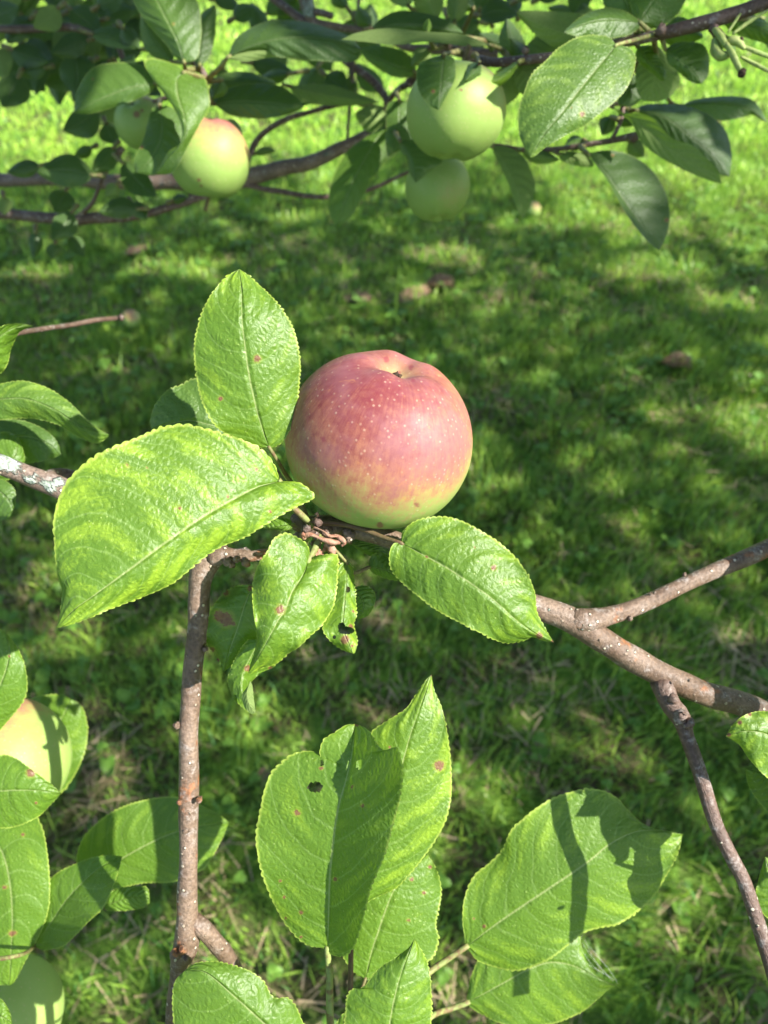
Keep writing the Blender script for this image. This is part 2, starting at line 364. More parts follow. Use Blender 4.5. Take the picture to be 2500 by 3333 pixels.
# ------------------------------------------------------------------ leaves
LEAFN = [0]
def leaf(parent, M, L, R, fold=(0.006, 0.006), curl=1.4, pet=None, petr=8, yel=0.5, dark=0.0, spots=(), holes=(), teeth=42,
         res=2, wave=0.0012, veins=8, under=False, tooth=8.0, label=None, brown=0.3, seed=None, dL=None, dR=None):
    """M midrib [(x, y, depth)], L / R margins [(x, y)] from base to tip; fold = how much deeper the margins lie (m)"""
    LEAFN[0] += 1; sd = LEAFN[0] * 13 if seed is None else seed
    n, ns = {2: (teeth * 6, 22), 1: (teeth * 4, 9), 0: (28, 5)}[res]
    M = np.array(M, float); m = crom(M, n + 1)
    def margin(E, f, dd):
        E = np.array([tuple(M[0, :2])] + list(E) + [tuple(M[-1, :2])], float)
        e = crom(E, n + 1); t = np.linspace(0, 1, n + 1)
        if dd is not None: dep = m[:, 2] + np.interp(t, np.linspace(0, 1, len(dd)), dd)
        else: dep = m[:, 2] + f * np.sin(math.pi * np.clip(t, 0, 1)) ** 0.55
        return np.column_stack([e, dep])
    l = margin(L, fold[0], dL); r = margin(R, fold[1], dR); t = np.linspace(0, 1, n + 1)
    sv = np.linspace(0, 1, ns + 1) ** (0.8); sv[-1] = 1
    rows = []; UV = []; g = np.random.default_rng(sd)
    ph = g.uniform(0, 6.28, 4)
    cols = [(-s, l) for s in sv[::-1][:-1]] + [(0, None)] + [(s, r) for s in sv[1:]]
    for vv, E in cols:
        s = abs(vv)
        if E is None: p = m.copy()
        else:
            p = m + (E - m) * s
            p[:, 2] = m[:, 2] + (E[:, 2] - m[:, 2]) * s ** curl
            wdt = np.linalg.norm((E - m)[:, :2], axis=1)
            wf = np.clip(wdt / 60, 0, 1)
            sg = 1 if vv > 0 else -1
            p[:, 2] += wave * wf * s * (np.sin(t * 11 + ph[0] + sg) * s * s + 0.7 * np.sin(t * 21 + ph[1] * sg) * s ** 3)
            c = (t - 0.2 * s ** 1.25) * veins + 0.22 * sg
            p[:, 2] += 0.00030 * wf * np.cos(2 * math.pi * c) * math.sin(math.pi * min(1, s * 0.95)) ** 0.6
            if s > 0.93 and tooth:
                sc = (s - 0.93) / 0.07 if s < 1 else 1.0
                dirv = (E - m)[:, :2] / np.maximum(wdt, 1)[:, None]
                tt = (t * teeth + 0.3 * vnoise(t * 9, sd + 5)) % 1.0
                th = (np.sin(math.pi * tt ** 0.7) ** 0.6 - 0.5) * (0.75 + 0.35 * vnoise(t * teeth * 0.9, sd + 6))
                p[:, :2] += dirv * (th * tooth * sc * np.clip(np.sin(math.pi * t) * 5, 0, 1))[:, None] * np.clip(wdt / 25, 0, 1)[:, None]
        rows.append(p); UV.append(np.stack([t, np.full(n + 1, (vv + 1) / 2)], 1))
    px = np.vstack(rows); UV = np.vstack(UV); V = PA(px); nc = len(cols)
    sp = np.zeros(len(V))
    for (x, y, rr) in spots:
        sp = np.maximum(sp, np.clip(1.4 - np.hypot(px[:, 0] - x, px[:, 1] - y) / rr * 0.9, 0, 1))
    F = []
    G = V.reshape(nc, n + 1, 3); nn = np.cross(G[1:, :-1] - G[:-1, :-1], G[:-1, 1:] - G[:-1, :-1]).reshape(-1, 3).sum(0)
    flip = (np.dot(nn, CAM - V.mean(0)) < 0) ^ under
    for c in range(nc - 1):
        for i in range(n):
            a, b_, d_, e_ = c * (n + 1) + i, (c + 1) * (n + 1) + i, (c + 1) * (n + 1) + i + 1, c * (n + 1) + i + 1
            if holes:
                q = px[[a, b_, d_, e_], :2].mean(0)
                if any(((q[0] - h[0]) / h[2]) ** 2 + ((q[1] - h[1]) / h[3]) ** 2 < 1 + 0.08 * math.sin(q[0] * .11 + q[1] * .07) for h in holes): continue
            F.append((e_, d_, b_, a) if flip else (a, b_, d_, e_))
    o = finish('leaf', V, F, M_LEAF, parent, loc=P(*M[0]), uv=UV, attrs={'spot': sp})
    o['yellowing'] = float(yel); o['darkness'] = float(dark); o['veins'] = float(veins); o['seed'] = float(sd % 97) * 0.37
    if label: o['label'] = label
    if pet:
        pp = [tuple(M[1] * 0.12 + M[0] * 0.88)] + [tuple(M[0])] + list(pet)
        a = np.array(pp, float); a[0, 2] += 0.0008
        q = crom(a, 26); rad = petr * K * q[:, 2] * np.linspace(0.75, 1.15, 26)
        vv, ff, uu = tube_world(PA(q), rad, 8, sd, 0.05)
        po = finish('petiole', vv, ff, M_PET, o, loc=P(*pet[-1]), uv=uu); po['brownness'] = float(brown)
    return o

def gleaf(parent, b, t, wl, wr, bend=0.0, fold=(0.006, 0.006), shape=0.85, **kw):
    """leaf from base and tip (x, y, depth), half widths in pixels and a sideways bend of its midrib"""
    b = np.array(b, float); t = np.array(t, float); ax = t - b; L = np.hypot(ax[0], ax[1]); u = ax[:2] / L; nrm = np.array([u[1], -u[0]])
    ts = [0, .15, .35, .55, .75, .9, 1]
    def mid(s): q = b + ax * s; q[:2] += nrm * bend * L * math.sin(math.pi * s); q[2] += kw.get('_sag', 0) * math.sin(math.pi * s); return q
    M = [tuple(mid(s)) for s in ts]
    def wid(s): return (math.sin(math.pi * min(1, s) ** shape)) ** 0.72 * (1 - 0.25 * s ** 3)
    ee = [.02, .08, .2, .35, .5, .65, .8, .9, .96]
    Lm = [tuple(mid(s)[:2] + nrm * wl * wid(s)) for s in ee]; Rm = [tuple(mid(s)[:2] - nrm * wr * wid(s)) for s in ee]
    kw.pop('_sag', None)
    return leaf(parent, M, Lm, Rm, fold=fold, **kw)

# ------------------------------------------------------------------ apples
def apple(c, rpx, axis, label, blushdir=None, blush=0.6, flat=0.90, spots=(), group=None, stem=True, dR=1.0, seedv=0, lobes=0.014):
    """c (x, y, depth) centre; axis and blushdir in camera axes (right, up, towards camera)"""
    R_ = rpx * K * c[2]; ctr = P(*c)
    def w3(a): a = np.array(a, float); v = a[0] * RIGHT + a[1] * UP - a[2] * FWD; return v / np.linalg.norm(v)
    A = w3(axis); u = np.cross(A, [0.2, 1, 0.1]); u /= np.linalg.norm(u); v = np.cross(A, u)
    nth, nph = 112, 80; th = np.linspace(0, 2 * math.pi, nth, endpoint=False); V = []; UVs = []; TH = []; BA = []
    for i in range(nph + 1):
        ph = math.pi * (0.012 + 0.976 * i / nph)
        rho = math.sin(ph) ** 0.90; z = math.copysign(abs(math.cos(ph)) ** 0.92, math.cos(ph)) * flat
        if z > 0: z -= 0.20 * math.exp(-(rho / 0.24) ** 2); rho *= 1 - 0.045 * z
        else: z += 0.34 * math.exp(-(rho / 0.26) ** 2); rho *= 1 + 0.03 * z
        lob = 1 + lobes * np.cos(5 * th + seedv) * max(0, math.cos(ph)) + 0.010 * np.sin(2 * th + 1 + seedv) + 0.008 * np.sin(3 * th + seedv * 2)
        zz = z + 0.02 * np.sin(th + seedv) * rho + (0.02 * np.cos(5 * th + seedv) * math.exp(-((rho - 0.35) / 0.2) ** 2) if z > 0 else 0)
        V.append(ctr + R_ * (np.outer(np.cos(th) * rho * lob, u) + np.outer(np.sin(th) * rho * lob, v) + np.outer(zz * np.ones(nth), A)))
        UVs.append(np.stack([th / 6.2832, np.full(nth, i / nph)], 1)); TH.append(th); BA.append(np.full(nth, math.exp(-(rho / 0.15) ** 2) if z > 0 else 0.8 * math.exp(-(rho / 0.2) ** 2)))
    V = np.vstack(V); F = []
    for i in range(nph):
        for j in range(nth):
            k = (j + 1) % nth; F.append((i * nth + j, (i + 1) * nth + j, (i + 1) * nth + k, i * nth + k))
    F.append(tuple(range(nth))); F.append(tuple(nph * nth + j for j in range(nth - 1, -1, -1)))
    bd = w3(blushdir if blushdir else (0.3, 0.6, 0.4)); n = (V - ctr) / R_
    bl = (n @ bd) * 0.95 - 0.24 + (blush - 0.6)
    rel = V - CAM; dep = rel @ FWD; X = 1250 + (rel @ RIGHT) / (K * dep); Y = 1666.5 - (rel @ UP) / (K * dep)
    sp = np.zeros(len(V)); fr = dep < c[2]
    for (x, y, rr) in spots: sp = np.maximum(sp, np.where(fr, np.clip(1.3 - np.hypot(X - x, Y - y) / rr, 0, 1), 0))
    t = thing('apple', ctr, label, 'apple', group)
    # local frame: mesh in an unrotated frame centred on the fruit
    finish('flesh', V, F, M_APPLE, t, loc=ctr, uv=np.vstack(UVs), attrs={'blush': bl, 'theta': np.concatenate(TH), 'basin': np.concatenate(BA), 'spot': sp})
    parts = []; cz = ctr + A * R_ * (flat - 0.205)
    g = np.random.default_rng(int(c[0]))
    for k in range(7):
        a = k * 0.9 + g.uniform(-.2, .2); d = math.cos(a) * u + math.sin(a) * v; ln = R_ * g.uniform(0.06, 0.11)
        pts = np.array([cz + d * ln * s * 0.7 + A * ln * (0.9 * s - 0.5 * s * s) + A * 0.0002 for s in np.linspace(0, 1, 6)])
        parts.append(tube_world(pts, np.linspace(R_ * 0.03, R_ * 0.008, 6), 5, k))
    parts.append(blob(cz, R_ * 0.055, 3))
    V2, F2, U2 = join(parts); finish('calyx', V2, F2, M_CALYX, t, loc=cz, uv=U2)
    if stem:
        s0 = ctr - A * R_ * (flat - 0.34); pts = np.array([s0 - A * R_ * 0.62 * s + u * R_ * 0.12 * s * s for s in np.linspace(-0.05, 1, 12)])
        v3, f3, u3 = tube_world(pts, np.linspace(R_ * 0.035, R_ * 0.05, 12), 8, 1, 0.1); finish('fruit_stalk', v3, f3, M_STALK, t, loc=s0, uv=u3)
    return t


# ------------------------------------------------------------------ setting: ground, grass, crown overhead
N = 90
gx = np.linspace(-1, 1, N + 1); gx = np.sign(gx) * (np.abs(gx) ** 3) * 60
X, Y = np.meshgrid(gx, gx + 1.5); Z = 0.02 * np.sin(X * 1.3 + 1) * np.sin(Y * 0.9) * (np.abs(X) < 20)
V = np.stack([X.ravel(), Y.ravel(), Z.ravel() - 0.02], 1)
F = [(j * (N + 1) + i, j * (N + 1) + i + 1, (j + 1) * (N + 1) + i + 1, (j + 1) * (N + 1) + i) for j in range(N) for i in range(N)]
tag(finish('ground', V, F, M_GROUND, loc=(0, 0, 0)), kind='structure')
def gz(x, y): return 0.02 * np.sin(x * 1.3 + 1) * np.sin(y * 0.9) - 0.02

def fnoise(x, y, s, seed):
    r = np.random.default_rng(seed); out = 0; amp = 1; tot = 0
    for o in range(4):
        th = r.uniform(0, 6.28, 5); k = 6.28 / s * (1.9 ** o) * r.uniform(0.7, 1.3, 5); ph = r.uniform(0, 6.28, 5)
        out = out + amp * sum(np.sin(k[i] * (x * np.cos(th[i]) + y * np.sin(th[i])) + ph[i]) for i in range(5)) / 2.2; tot += amp; amp *= 0.6
    return out / tot

def blades(name, label, boxes, col_fn, wid, hgt, seed):
    """grass blades as one mesh; boxes = (x0, x1, y0, y1, count, width scale)"""
    g = np.random.default_rng(seed); PV = []; PC = []; cnt = 0; S = 4
    for (x0, x1, y0, y1, n_, ws) in boxes:
        x = g.uniform(x0, x1, n_); y = g.uniform(y0, y1, n_)
        keep = (np.abs(x) < 0.62 * np.sqrt(y * y + 1.82) * 1.15 + 0.25)
        x, y = x[keep], y[keep]; tuft = fnoise(x, y, 0.10, 5); keep = g.uniform(size=len(x)) < 0.45 + 0.55 * np.clip(0.6 + tuft, 0, 1)
        x, y = x[keep], y[keep]
        dens = fnoise(x, y, 0.55, 21); bare = np.clip(-dens * 1.1 - 0.15, 0, 1) * np.clip((2.2 - y) / 1.0, 0.15, 1)
        keep = g.uniform(size=len(x)) > bare * 0.75; x, y = x[keep], y[keep]; n = len(x)
        az = g.uniform(0, 6.28, n) ; flow = fnoise(x, y, 0.35, 9) * 2.5; mixw = g.uniform(size=n) < 0.55; az = np.where(mixw, flow + g.normal(0, .5, n), az)
        ln = hgt * g.lognormal(0, 0.35, n) * (0.8 + 0.35 * fnoise(x, y, 0.3, 11)); ln = np.clip(ln, 0.012, 0.12); lean = np.clip(g.normal(0.55, 0.30, n), 0.05, 1.3)
        wd = wid * g.uniform(0.6, 1.4, n) * ws
        wa = az + math.pi / 2 + g.normal(0, 0.5, n); base = np.stack([x, y, gz(x, y)], 1)
        d = np.stack([np.cos(az), np.sin(az), 0 * az], 1); wv = np.stack([np.cos(wa), np.sin(wa), g.normal(0, .25, n)], 1)
        pts = []
        for k in range(S + 1):
            s = k / S; ang = lean * (0.35 + 1.1 * s)
            if k == 0: c = base.copy()
            else: c = prev + (ln / S)[:, None] * (d * np.sin(ang)[:, None] + np.array([0, 0, 1.0]) * np.cos(ang)[:, None])
            prev = c; hw = wd * 0.5 * (1 - s ** 2.2) * (0.75 + 0.6 * min(s * 2, 1))
            if k < S: pts += [c - wv * hw[:, None], c + wv * hw[:, None]]
            else: pts += [c]
        PV.append(np.stack(pts, 1)); PC.append(np.repeat(col_fn(x, y, g)[:, None, :], 2 * S + 1, 1) * np.array([0.45, 0.45, 0.75, 0.75, 0.95, 0.95, 1.05, 1.05, 1.1])[None, :, None] ** 0.0)
    V = np.concatenate(PV); Cc = np.concatenate(PC); n = len(V); nv = 2 * S + 1
    me = bpy.data.meshes.new(name)
    me.vertices.add(n * nv); me.vertices.foreach_set('co', V.reshape(-1).astype(np.float32))
    quads = np.array([[2 * k, 2 * k + 1, 2 * k + 3, 2 * k + 2] for k in range(S - 1)]); tri = np.array([2 * S - 2, 2 * S - 1, 2 * S])
    pat = np.r_[quads.ravel(), tri]; nl = len(pat); off = (np.arange(n) * nv)[:, None]
    me.loops.add(n * nl); me.loops.foreach_set('vertex_index', (pat[None, :] + off).ravel().astype(np.int32))
    ls = np.r_[np.arange(S - 1) * 4, (S - 1) * 4]; lt = np.r_[np.full(S - 1, 4), 3]
    me.polygons.add(n * S); me.polygons.foreach_set('loop_start', (ls[None, :] + (np.arange(n) * nl)[:, None]).ravel().astype(np.int32))
    at = me.attributes.new('tone', 'FLOAT_COLOR', 'POINT'); rgba = np.ones((n * nv, 4), np.float32); rgba[:, :3] = Cc.reshape(-1, 3); at.data.foreach_set('color', rgba.ravel())
    me.polygons.foreach_set('use_smooth', np.ones(n * S, bool)); me.materials.append(M_GRASS); me.update(calc_edges=True); me.validate()
    o = bpy.data.objects.new(name, me); C.objects.link(o); return tag(o, label, 'grass', kind='stuff')

def green(x, y, g):
    n = len(x); a = np.array([0.15, 0.30, 0.04]); b = np.array([0.38, 0.55, 0.075]); c = np.array([0.10, 0.26, 0.06])
    far_sun_tint = (1 + 0.6 * np.clip((y - 2.5) / 1.0, 0, 1))[:, None]; a = a * far_sun_tint; b = b * far_sun_tint  # far blades coloured lighter, standing in for strong sun on that stretch
    t = np.clip(0.42 + 0.25 * np.clip(y - 2.6, 0, 1) + 0.35 * fnoise(x, y, 0.4, 31) + g.normal(0, .25, n), 0, 1)[:, None]  # far term adds more of the same painted sunlight
    k = g.uniform(size=n)[:, None]; col = a * (1 - t) + b * t; col = np.where(k < 0.15, c * np.ones((n, 1)), col)
    straw = g.uniform(size=n) < np.clip(0.05 + 0.22 * np.clip(-fnoise(x, y, 0.55, 21), 0, 1), 0, 1) * np.clip((2.6 - y), 0.25, 1)
    return np.where(straw[:, None], np.array([0.36, 0.29, 0.15]) * g.uniform(0.5, 1.1, (n, 1)), col)
def straw(x, y, g): return np.array([0.30, 0.23, 0.12]) * g.uniform(0.35, 1.1, (len(x), 1))
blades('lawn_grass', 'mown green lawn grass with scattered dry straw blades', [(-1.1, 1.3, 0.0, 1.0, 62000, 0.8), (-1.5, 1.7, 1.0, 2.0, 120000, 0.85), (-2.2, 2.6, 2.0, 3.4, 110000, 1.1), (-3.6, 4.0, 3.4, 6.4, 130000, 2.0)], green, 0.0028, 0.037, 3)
# flat dry thatch between the blades
def thatch():
    g = np.random.default_rng(8); n = 17000; x = g.uniform(-1.3, 1.5, n); y = g.uniform(0, 2.6, n)
    keep = g.uniform(size=n) < np.clip(0.25 - fnoise(x, y, 0.55, 21), 0.05, 1); x, y = x[keep], y[keep]; n = len(x)
    az = g.uniform(0, 6.28, n); L = g.uniform(0.02, 0.08, n); h = g.uniform(0.002, 0.014, n); V = np.zeros((n, 4, 3)); wv = 0.0009 * g.uniform(.6, 1.8, n)
    d = np.stack([np.cos(az), np.sin(az)], 1); p = np.stack([-np.sin(az), np.cos(az)], 1); c = np.stack([x, y], 1)
    for k, (a, b_) in enumerate(((-.5, -1), (-.5, 1), (.5, 1), (.5, -1))):
        V[:, k, :2] = c + d * (a * L)[:, None] + p * (b_ * wv)[:, None]; V[:, k, 2] = gz(x, y) + h + a * 0.012
    V = V.reshape(-1, 3); F = [(4 * i, 4 * i + 1, 4 * i + 2, 4 * i + 3) for i in range(n)]
    return finish('dry_thatch', V, F, mat_simple('straw', (0.20, 0.15, 0.08), (0.42, 0.33, 0.19), 8, 0.7), loc=(0, 1, 0), smooth=False)
tag(thatch(), 'dry straw thatch lying flat between the lawn grass blades', 'thatch', kind='stuff')

def weeds():
    g = np.random.default_rng(4); V = []; F = []
    def lobe(c, az, ln, wd, tilt):
        o = len(V); d = np.array([math.cos(az) * math.cos(tilt), math.sin(az) * math.cos(tilt), math.sin(tilt)]); p = np.array([-math.sin(az), math.cos(az), 0])
        for s in np.linspace(0, 1, 7):
            w_ = wd * math.sin(math.pi * min(1, 0.06 + s * 0.94) ** 0.8) ** 0.8; q = c + d * ln * s + np.array([0, 0, -0.35 * ln * s * s])
            V.extend([q - p * w_ + np.array([0, 0, w_ * .3]), q, q + p * w_ + np.array([0, 0, w_ * .3])])
        for i in range(6):
            a = o + 3 * i; F.append((a, a + 1, a + 4, a + 3)); F.append((a + 1, a + 2, a + 5, a + 4))
    for i in range(1700):
        x = g.uniform(-1.4, 1.6); y = g.uniform(0.1, 2.8)
        if fnoise(np.array([x]), np.array([y]), 0.7, 44)[0] < 0.12 and g.uniform() < 0.8: continue
        z = gz(x, y)
        if g.uniform() < 0.55:      # clover: three round leaflets
            h = g.uniform(0.02, 0.05); c = np.array([x, y, z + h]); a0 = g.uniform(0, 6.28); r = g.uniform(0.006, 0.011)
            for k in range(3): lobe(c, a0 + k * 2.09, r * 1.5, r * 0.75, g.uniform(-.1, .3))
        else:                        # broad rosette
            r = g.uniform(0.022, 0.05); c = np.array([x, y, z + 0.012])
            for k in range(g.integers(3, 6)): lobe(c, g.uniform(0, 6.28), r, r * g.uniform(.2, .32), g.uniform(.25, 1.0))
    return finish('lawn_weeds', V, F, M_WEED, loc=(0, 1, 0))
tag(weeds(), 'clover and broad leaved weeds growing among the lawn grass', 'weeds', kind='stuff')

# crown gaps placed to let sun through, in ground metres: centre x, y, radii
HOLES = [(-1.10, 0.68, 0.30, 0.28), (-0.92, 0.45, 0.26, 0.14), (-1.17, 1.06, 0.06, 0.045), (-1.04, 1.01, 0.05, 0.04), (-1.26, 1.10, 0.05, 0.05)]
for (px, py, rx, ry) in [(2440, 1385, .13, .10), (2000, 690, .28, .10), (2330, 640, .35, .16), (1750, 730, .18, .06), (1450, 830, .14, .06), (2150, 880, .2, .07), (2400, 980, .16, .06),
        (2050, 1690, .05, .04), (1980, 1580, .04, .05), (1000, 2700, .05, .06), (850, 3150, .07, .07), (700, 2950, .06, .06), (1520, 2550, .07, .06), (1420, 2780, .06, .05), (250, 1850, .05, .07), (1900, 3150, .08, .05), (2200, 3000, .06, .08), (2330, 2300, .05, .06), (380, 3300, .06, .05), (1480, 3200, .05, .05),
        (560, 860, .16, .06), (120, 870, .14, .05), (1380, 960, .10, .05), (1000, 700, .2, .05), (640, 2200, .03, .04), (250, 2050, .06, .06), (1900, 2050, .03, .05)]:
    q = GND(px, py); HOLES.append((q[0], q[1], rx, ry))
def shade_wanted(x, y):
    k = np.ones_like(x)
    edge = 3.05 - 0.55 * np.clip(x - 0.2, 0, 2) + 0.22 * np.sin(x * 5) + 0.12 * np.sin(x * 13 + 1)     # beyond this the lawn lies in full sun
    k = np.where(y > edge, 0.0, k)
    for (cx, cy, rx, ry) in HOLES: k = np.where(((x - cx) / rx) ** 2 + ((y - cy) / ry) ** 2 < 1, 0.0, k)
    return k
def apple_tree():  # crown leaves out of view, kept only where lawn shade is wanted
    g = np.random.default_rng(12); n = 25500
    gxx = g.uniform(-2.3, 3.6, n); gyy = g.uniform(-0.6, 3.6, n); z = g.uniform(2.2, 3.9, n)
    d = fnoise(gxx, gyy, 0.30, 77)
    thin = np.where((gxx < -0.7) & (gyy > 0.9) & (gyy < 1.4) & (gxx > -1.3), 0.6, 1.0)
    keep = (g.uniform(size=n) < thin) & (shade_wanted(gxx, gyy) > 0) & (g.uniform(size=n) < np.clip(0.95 + 0.35 * d, 0.6, 0.97))
    gxx, gyy, z = gxx[keep], gyy[keep], z[keep]; x = gxx + z * SUN[0] / SUN[2]; y = gyy + z * SUN[1] / SUN[2]; n = len(x)
    n2 = 4600; x2 = g.uniform(-1.7, 1.1, n2); y2 = g.uniform(0.42, 1.7, n2); z2 = g.uniform(1.62, 2.3, n2)      # unseen bough leaves added above the frame to darken the upper leaves
    k2 = shade_wanted(x2 - z2 * SUN[0] / SUN[2], y2 - z2 * SUN[1] / SUN[2]) > 0
    x, y, z = np.r_[x, x2[k2]], np.r_[y, y2[k2]], np.r_[z, z2[k2]]; n = len(x)
    c = np.stack([x, y, z], 1); a = g.normal(size=(n, 3)); a[:, 2] *= 0.5; a /= np.linalg.norm(a, axis=1)[:, None]
    b = np.cross(a, g.normal(size=(n, 3)) * [.5, .5, 1] + SUN); b /= np.linalg.norm(b, axis=1)[:, None]; L = g.uniform(0.028, 0.05, n)[:, None]; W = L * 0.62
    nn = np.cross(a, b)
    P8 = np.stack([c - a * L, c - a * L * .45 + b * W * .8 + nn * W * .25, c + a * L * .3 + b * W * .85 + nn * W * .25, c + a * L, c + a * L * .3 - b * W * .85 + nn * W * .25, c - a * L * .45 - b * W * .8 + nn * W * .25], 1).reshape(-1, 3)
    F = []
    for i in range(n): o = 6 * i; F += [(o, o + 1, o + 2, o + 3), (o, o + 3, o + 4, o + 5)]
    t = thing('apple_tree', (3.55, -0.95, 0), 'old apple tree out of view, its leafy crown shaped to shade the lawn', 'tree')
    finish('crown', P8, F, M_CROWN, t, loc=(2.0, 0.5, 2.4))
    pts = crom([(3.55, -0.95, -0.05), (3.52, -0.92, 0.7), (3.40, -0.80, 1.4), (3.25, -0.55, 2.3), (3.2, -0.1, 3.4)], 40)
    parts = [tube_world(pts, np.interp(np.linspace(0, 1, 40), [0, .1, .6, 1], [.16, .12, .085, .04]), 18, 5, .12)]
    v, f, u = join(parts); finish('trunk', v, f, M_BARKL, t, loc=pts[0], uv=u, attrs={'lichen': np.full(len(v), .3)})
    for k, (a_, b_, c_) in enumerate([((3.3, -.65, 2.0), (4.1, .4, 2.9), (4.4, 1.7, 3.5)), ((3.35, -.7, 1.9), (2.7, -.3, 2.6), (2.1, .7, 3.3)), ((3.22, -.4, 2.5), (3.0, .8, 3.0), (2.8, 2.0, 3.4)), ((3.3, -.6, 2.1), (2.5, -1.0, 2.8), (1.7, -1.1, 3.3))]):
        q = crom([a_, b_, c_], 24); v, f, u = tube_world(q, np.linspace(.05, .012, 24), 10, k, .12)
        finish('limb', v, f, M_BARKL, t, loc=q[0], uv=u, attrs={'lichen': np.full(len(v), .3)})
apple_tree()

# things lying on the lawn
def dead_leaf(px, py, ln, az, label, curl=0.15):
    q = GND(px, py); x, y = q[0], q[1]; V = []; F = []; z = gz(x, y) + 0.016
    for i, s in enumerate(np.linspace(-.5, .5, 13)):
        for j, t in enumerate(np.linspace(-1, 1, 7)):
            w_ = 0.30 * ln * math.sqrt(max(0, 1 - (2 * s) ** 2)) + 0.0005
            X_ = s * ln; Y_ = t * w_; Z_ = abs(t) ** 1.6 * w_ * curl * 2.4 + 0.06 * ln * math.sin(s * 5) + 0.04 * ln * math.sin(s * 11 + t * 3)
            V.append((x + X_ * math.cos(az) - Y_ * math.sin(az), y + X_ * math.sin(az) + Y_ * math.cos(az), z + Z_))
    for i in range(12):
        for j in range(6): a = i * 7 + j; F.append((a, a + 1, a + 8, a + 7))
    tag(finish('dead_leaf', V, F, M_DEAD, loc=(x, y, z)), label, 'dead leaf', 'dead leaves lying on the lawn')
dead_leaf(2195, 1205, 0.085, -0.45, 'reddish brown curled dead leaf lying alone on the shaded lawn at the right', 0.5)
dead_leaf(1350, 975, 0.11, 0.35, 'pale tan dead leaf on the lawn above and right of the big apple')
dead_leaf(1430, 945, 0.10, -0.3, 'brown dead leaf just behind the pale tan one on the lawn', .4)
dead_leaf(1165, 985, 0.09, -0.3, 'dull red brown dead leaf on the lawn above the big apple')
dead_leaf(440, 815, 0.09, 0.2, 'tan dead leaf on the lawn at the upper left, below the dark leaves')
dead_leaf(860, 2520, 0.03, 0.9, 'small rusty dead leaf on the lawn left of the leaf with a hole')

# ------------------------------------------------------------------ near branches, fruit and leaves
nb = thing('apple_branch', P(1010, 1712, .335), 'brown forked branch with pale dots running from under the big red apple rightwards', 'branch')
bark('bark', [(2640, 2420, .385, 44), (2500, 2330, .378, 44), (2440, 2299, .376, 41), (2297, 2250, .372, 41), (2164, 2203, .368, 41), (2046, 2141, .364, 40), (1952, 2078, .360, 42), (1890, 2036, .358, 45), (1827, 2007, .357, 42), (1764, 1984, .356, 41), (1600, 1915, .352, 38), (1420, 1820, .348, 35), (1278, 1757, .346, 32), (1150, 1725, .345, 30), (1040, 1712, .342, 34), (975, 1712, .342, 30)],
     nb, M_BARK, seed=3, bumps=[(2244, 2215, .355, 6), (1952, 2085, .345, 6), (1135, 1742, .338, 24), (2440, 2335, .37, 8)], lich=[(1140, 1735, .338, 45), (1790, 1990, .35, 22), (2080, 2225, .36, 20)])
bark('side_branch', [(1860, 2010, .357, 34), (1905, 2022, .356, 42), (1945, 2016, .357, 37), (1984, 2006, .359, 31), (2050, 1985, .362, 27), (2125, 1953, .366, 26), (2234, 1900, .372, 25), (2375, 1838, .379, 27), (2500, 1784, .385, 27), (2640, 1715, .392, 28)],
     nb, M_BARK, seed=5, bumps=[(2050, 2013, .358, 9), (2228, 1870, .366, 7), (2480, 1805, .384, 9), (2130, 1930, .362, 5)], lich=[(1895, 2040, .35, 24)])
bark('side_branch', [(2150, 2215, .366, 34), (2166, 2252, .364, 34), (2180, 2290, .361, 31), (2205, 2322, .358, 33), (2222, 2350, .356, 32), (2232, 2390, .354, 26), (2250, 2440, .352, 24), (2279, 2525, .350, 23), (2327, 2677, .346, 23), (2376, 2788, .344, 23), (2424, 2878, .342, 23), (2473, 3024, .340, 24), (2520, 3180, .338, 24), (2590, 3420, .335, 25)],
     nb, M_BARKD, seed=6, knob=0.05, bumps=[(2215, 2335, .350, 24), (2190, 2275, .355, 17), (2240, 2352, .350, 20), (2465, 3018, .334, 9)], lich=[(2166, 2245, .358, 40), (2272, 2430, .348, 12)])
# spur with dried flower remains
bark('spur', [(1075, 1722, .343, 26), (1030, 1715, .338, 34), (985, 1712, .336, 30), (955, 1690, .338, 24)], nb, M_BARKD, seed=9, knob=.25, bumps=[(1000, 1722, .326, 15), (1035, 1700, .326, 16), (1030, 1745, .328, 13), (985, 1740, .33, 12), (1060, 1735, .33, 13), (1020, 1770, .334, 10)])
def curl(pts, r, seed, par=nb):
    a = np.array(pts, float); q = crom(a, 22); rr = r * K * q[:, 2] * (1 + .35 * np.sin(np.linspace(0, 9, 22) + seed)); rr[0] *= .6; rr[-1] *= 1.5
    v, f, u = tube_world(PA(q), rr, 7, seed, .3); o = finish('dried_bract', v, f, M_DRY, par, loc=P(*pts[0]), uv=u)
curl([(988, 1748, .325), (1010, 1740, .323), (1050, 1756, .322), (1085, 1766, .322), (1105, 1764, .323)], 7, 1)
curl([(1060, 1752, .324), (1090, 1742, .323), (1115, 1757, .322), (1122, 1768, .322), (1112, 1776, .323)], 7, 2)
curl([(1062, 1770, .327), (1078, 1785, .325), (1085, 1800, .324), (1080, 1812, .325)], 10, 3)
curl([(1040, 1772, .329), (1036, 1795, .327), (1050, 1808, .327)], 7, 4)
curl([(1020, 1700, .328), (1035, 1680, .325), (1030, 1670, .325)], 5, 5)
curl([(1068, 1776, .328), (1052, 1795, .327), (1028, 1806, .327)], 6, 6)
curl([(992, 1752, .325), (984, 1742, .323), (992, 1736, .323)], 7, 7)
curl([(1020, 1716, .326), (1050, 1728, .322), (1072, 1744, .321), (1098, 1746, .322)], 5, 8)

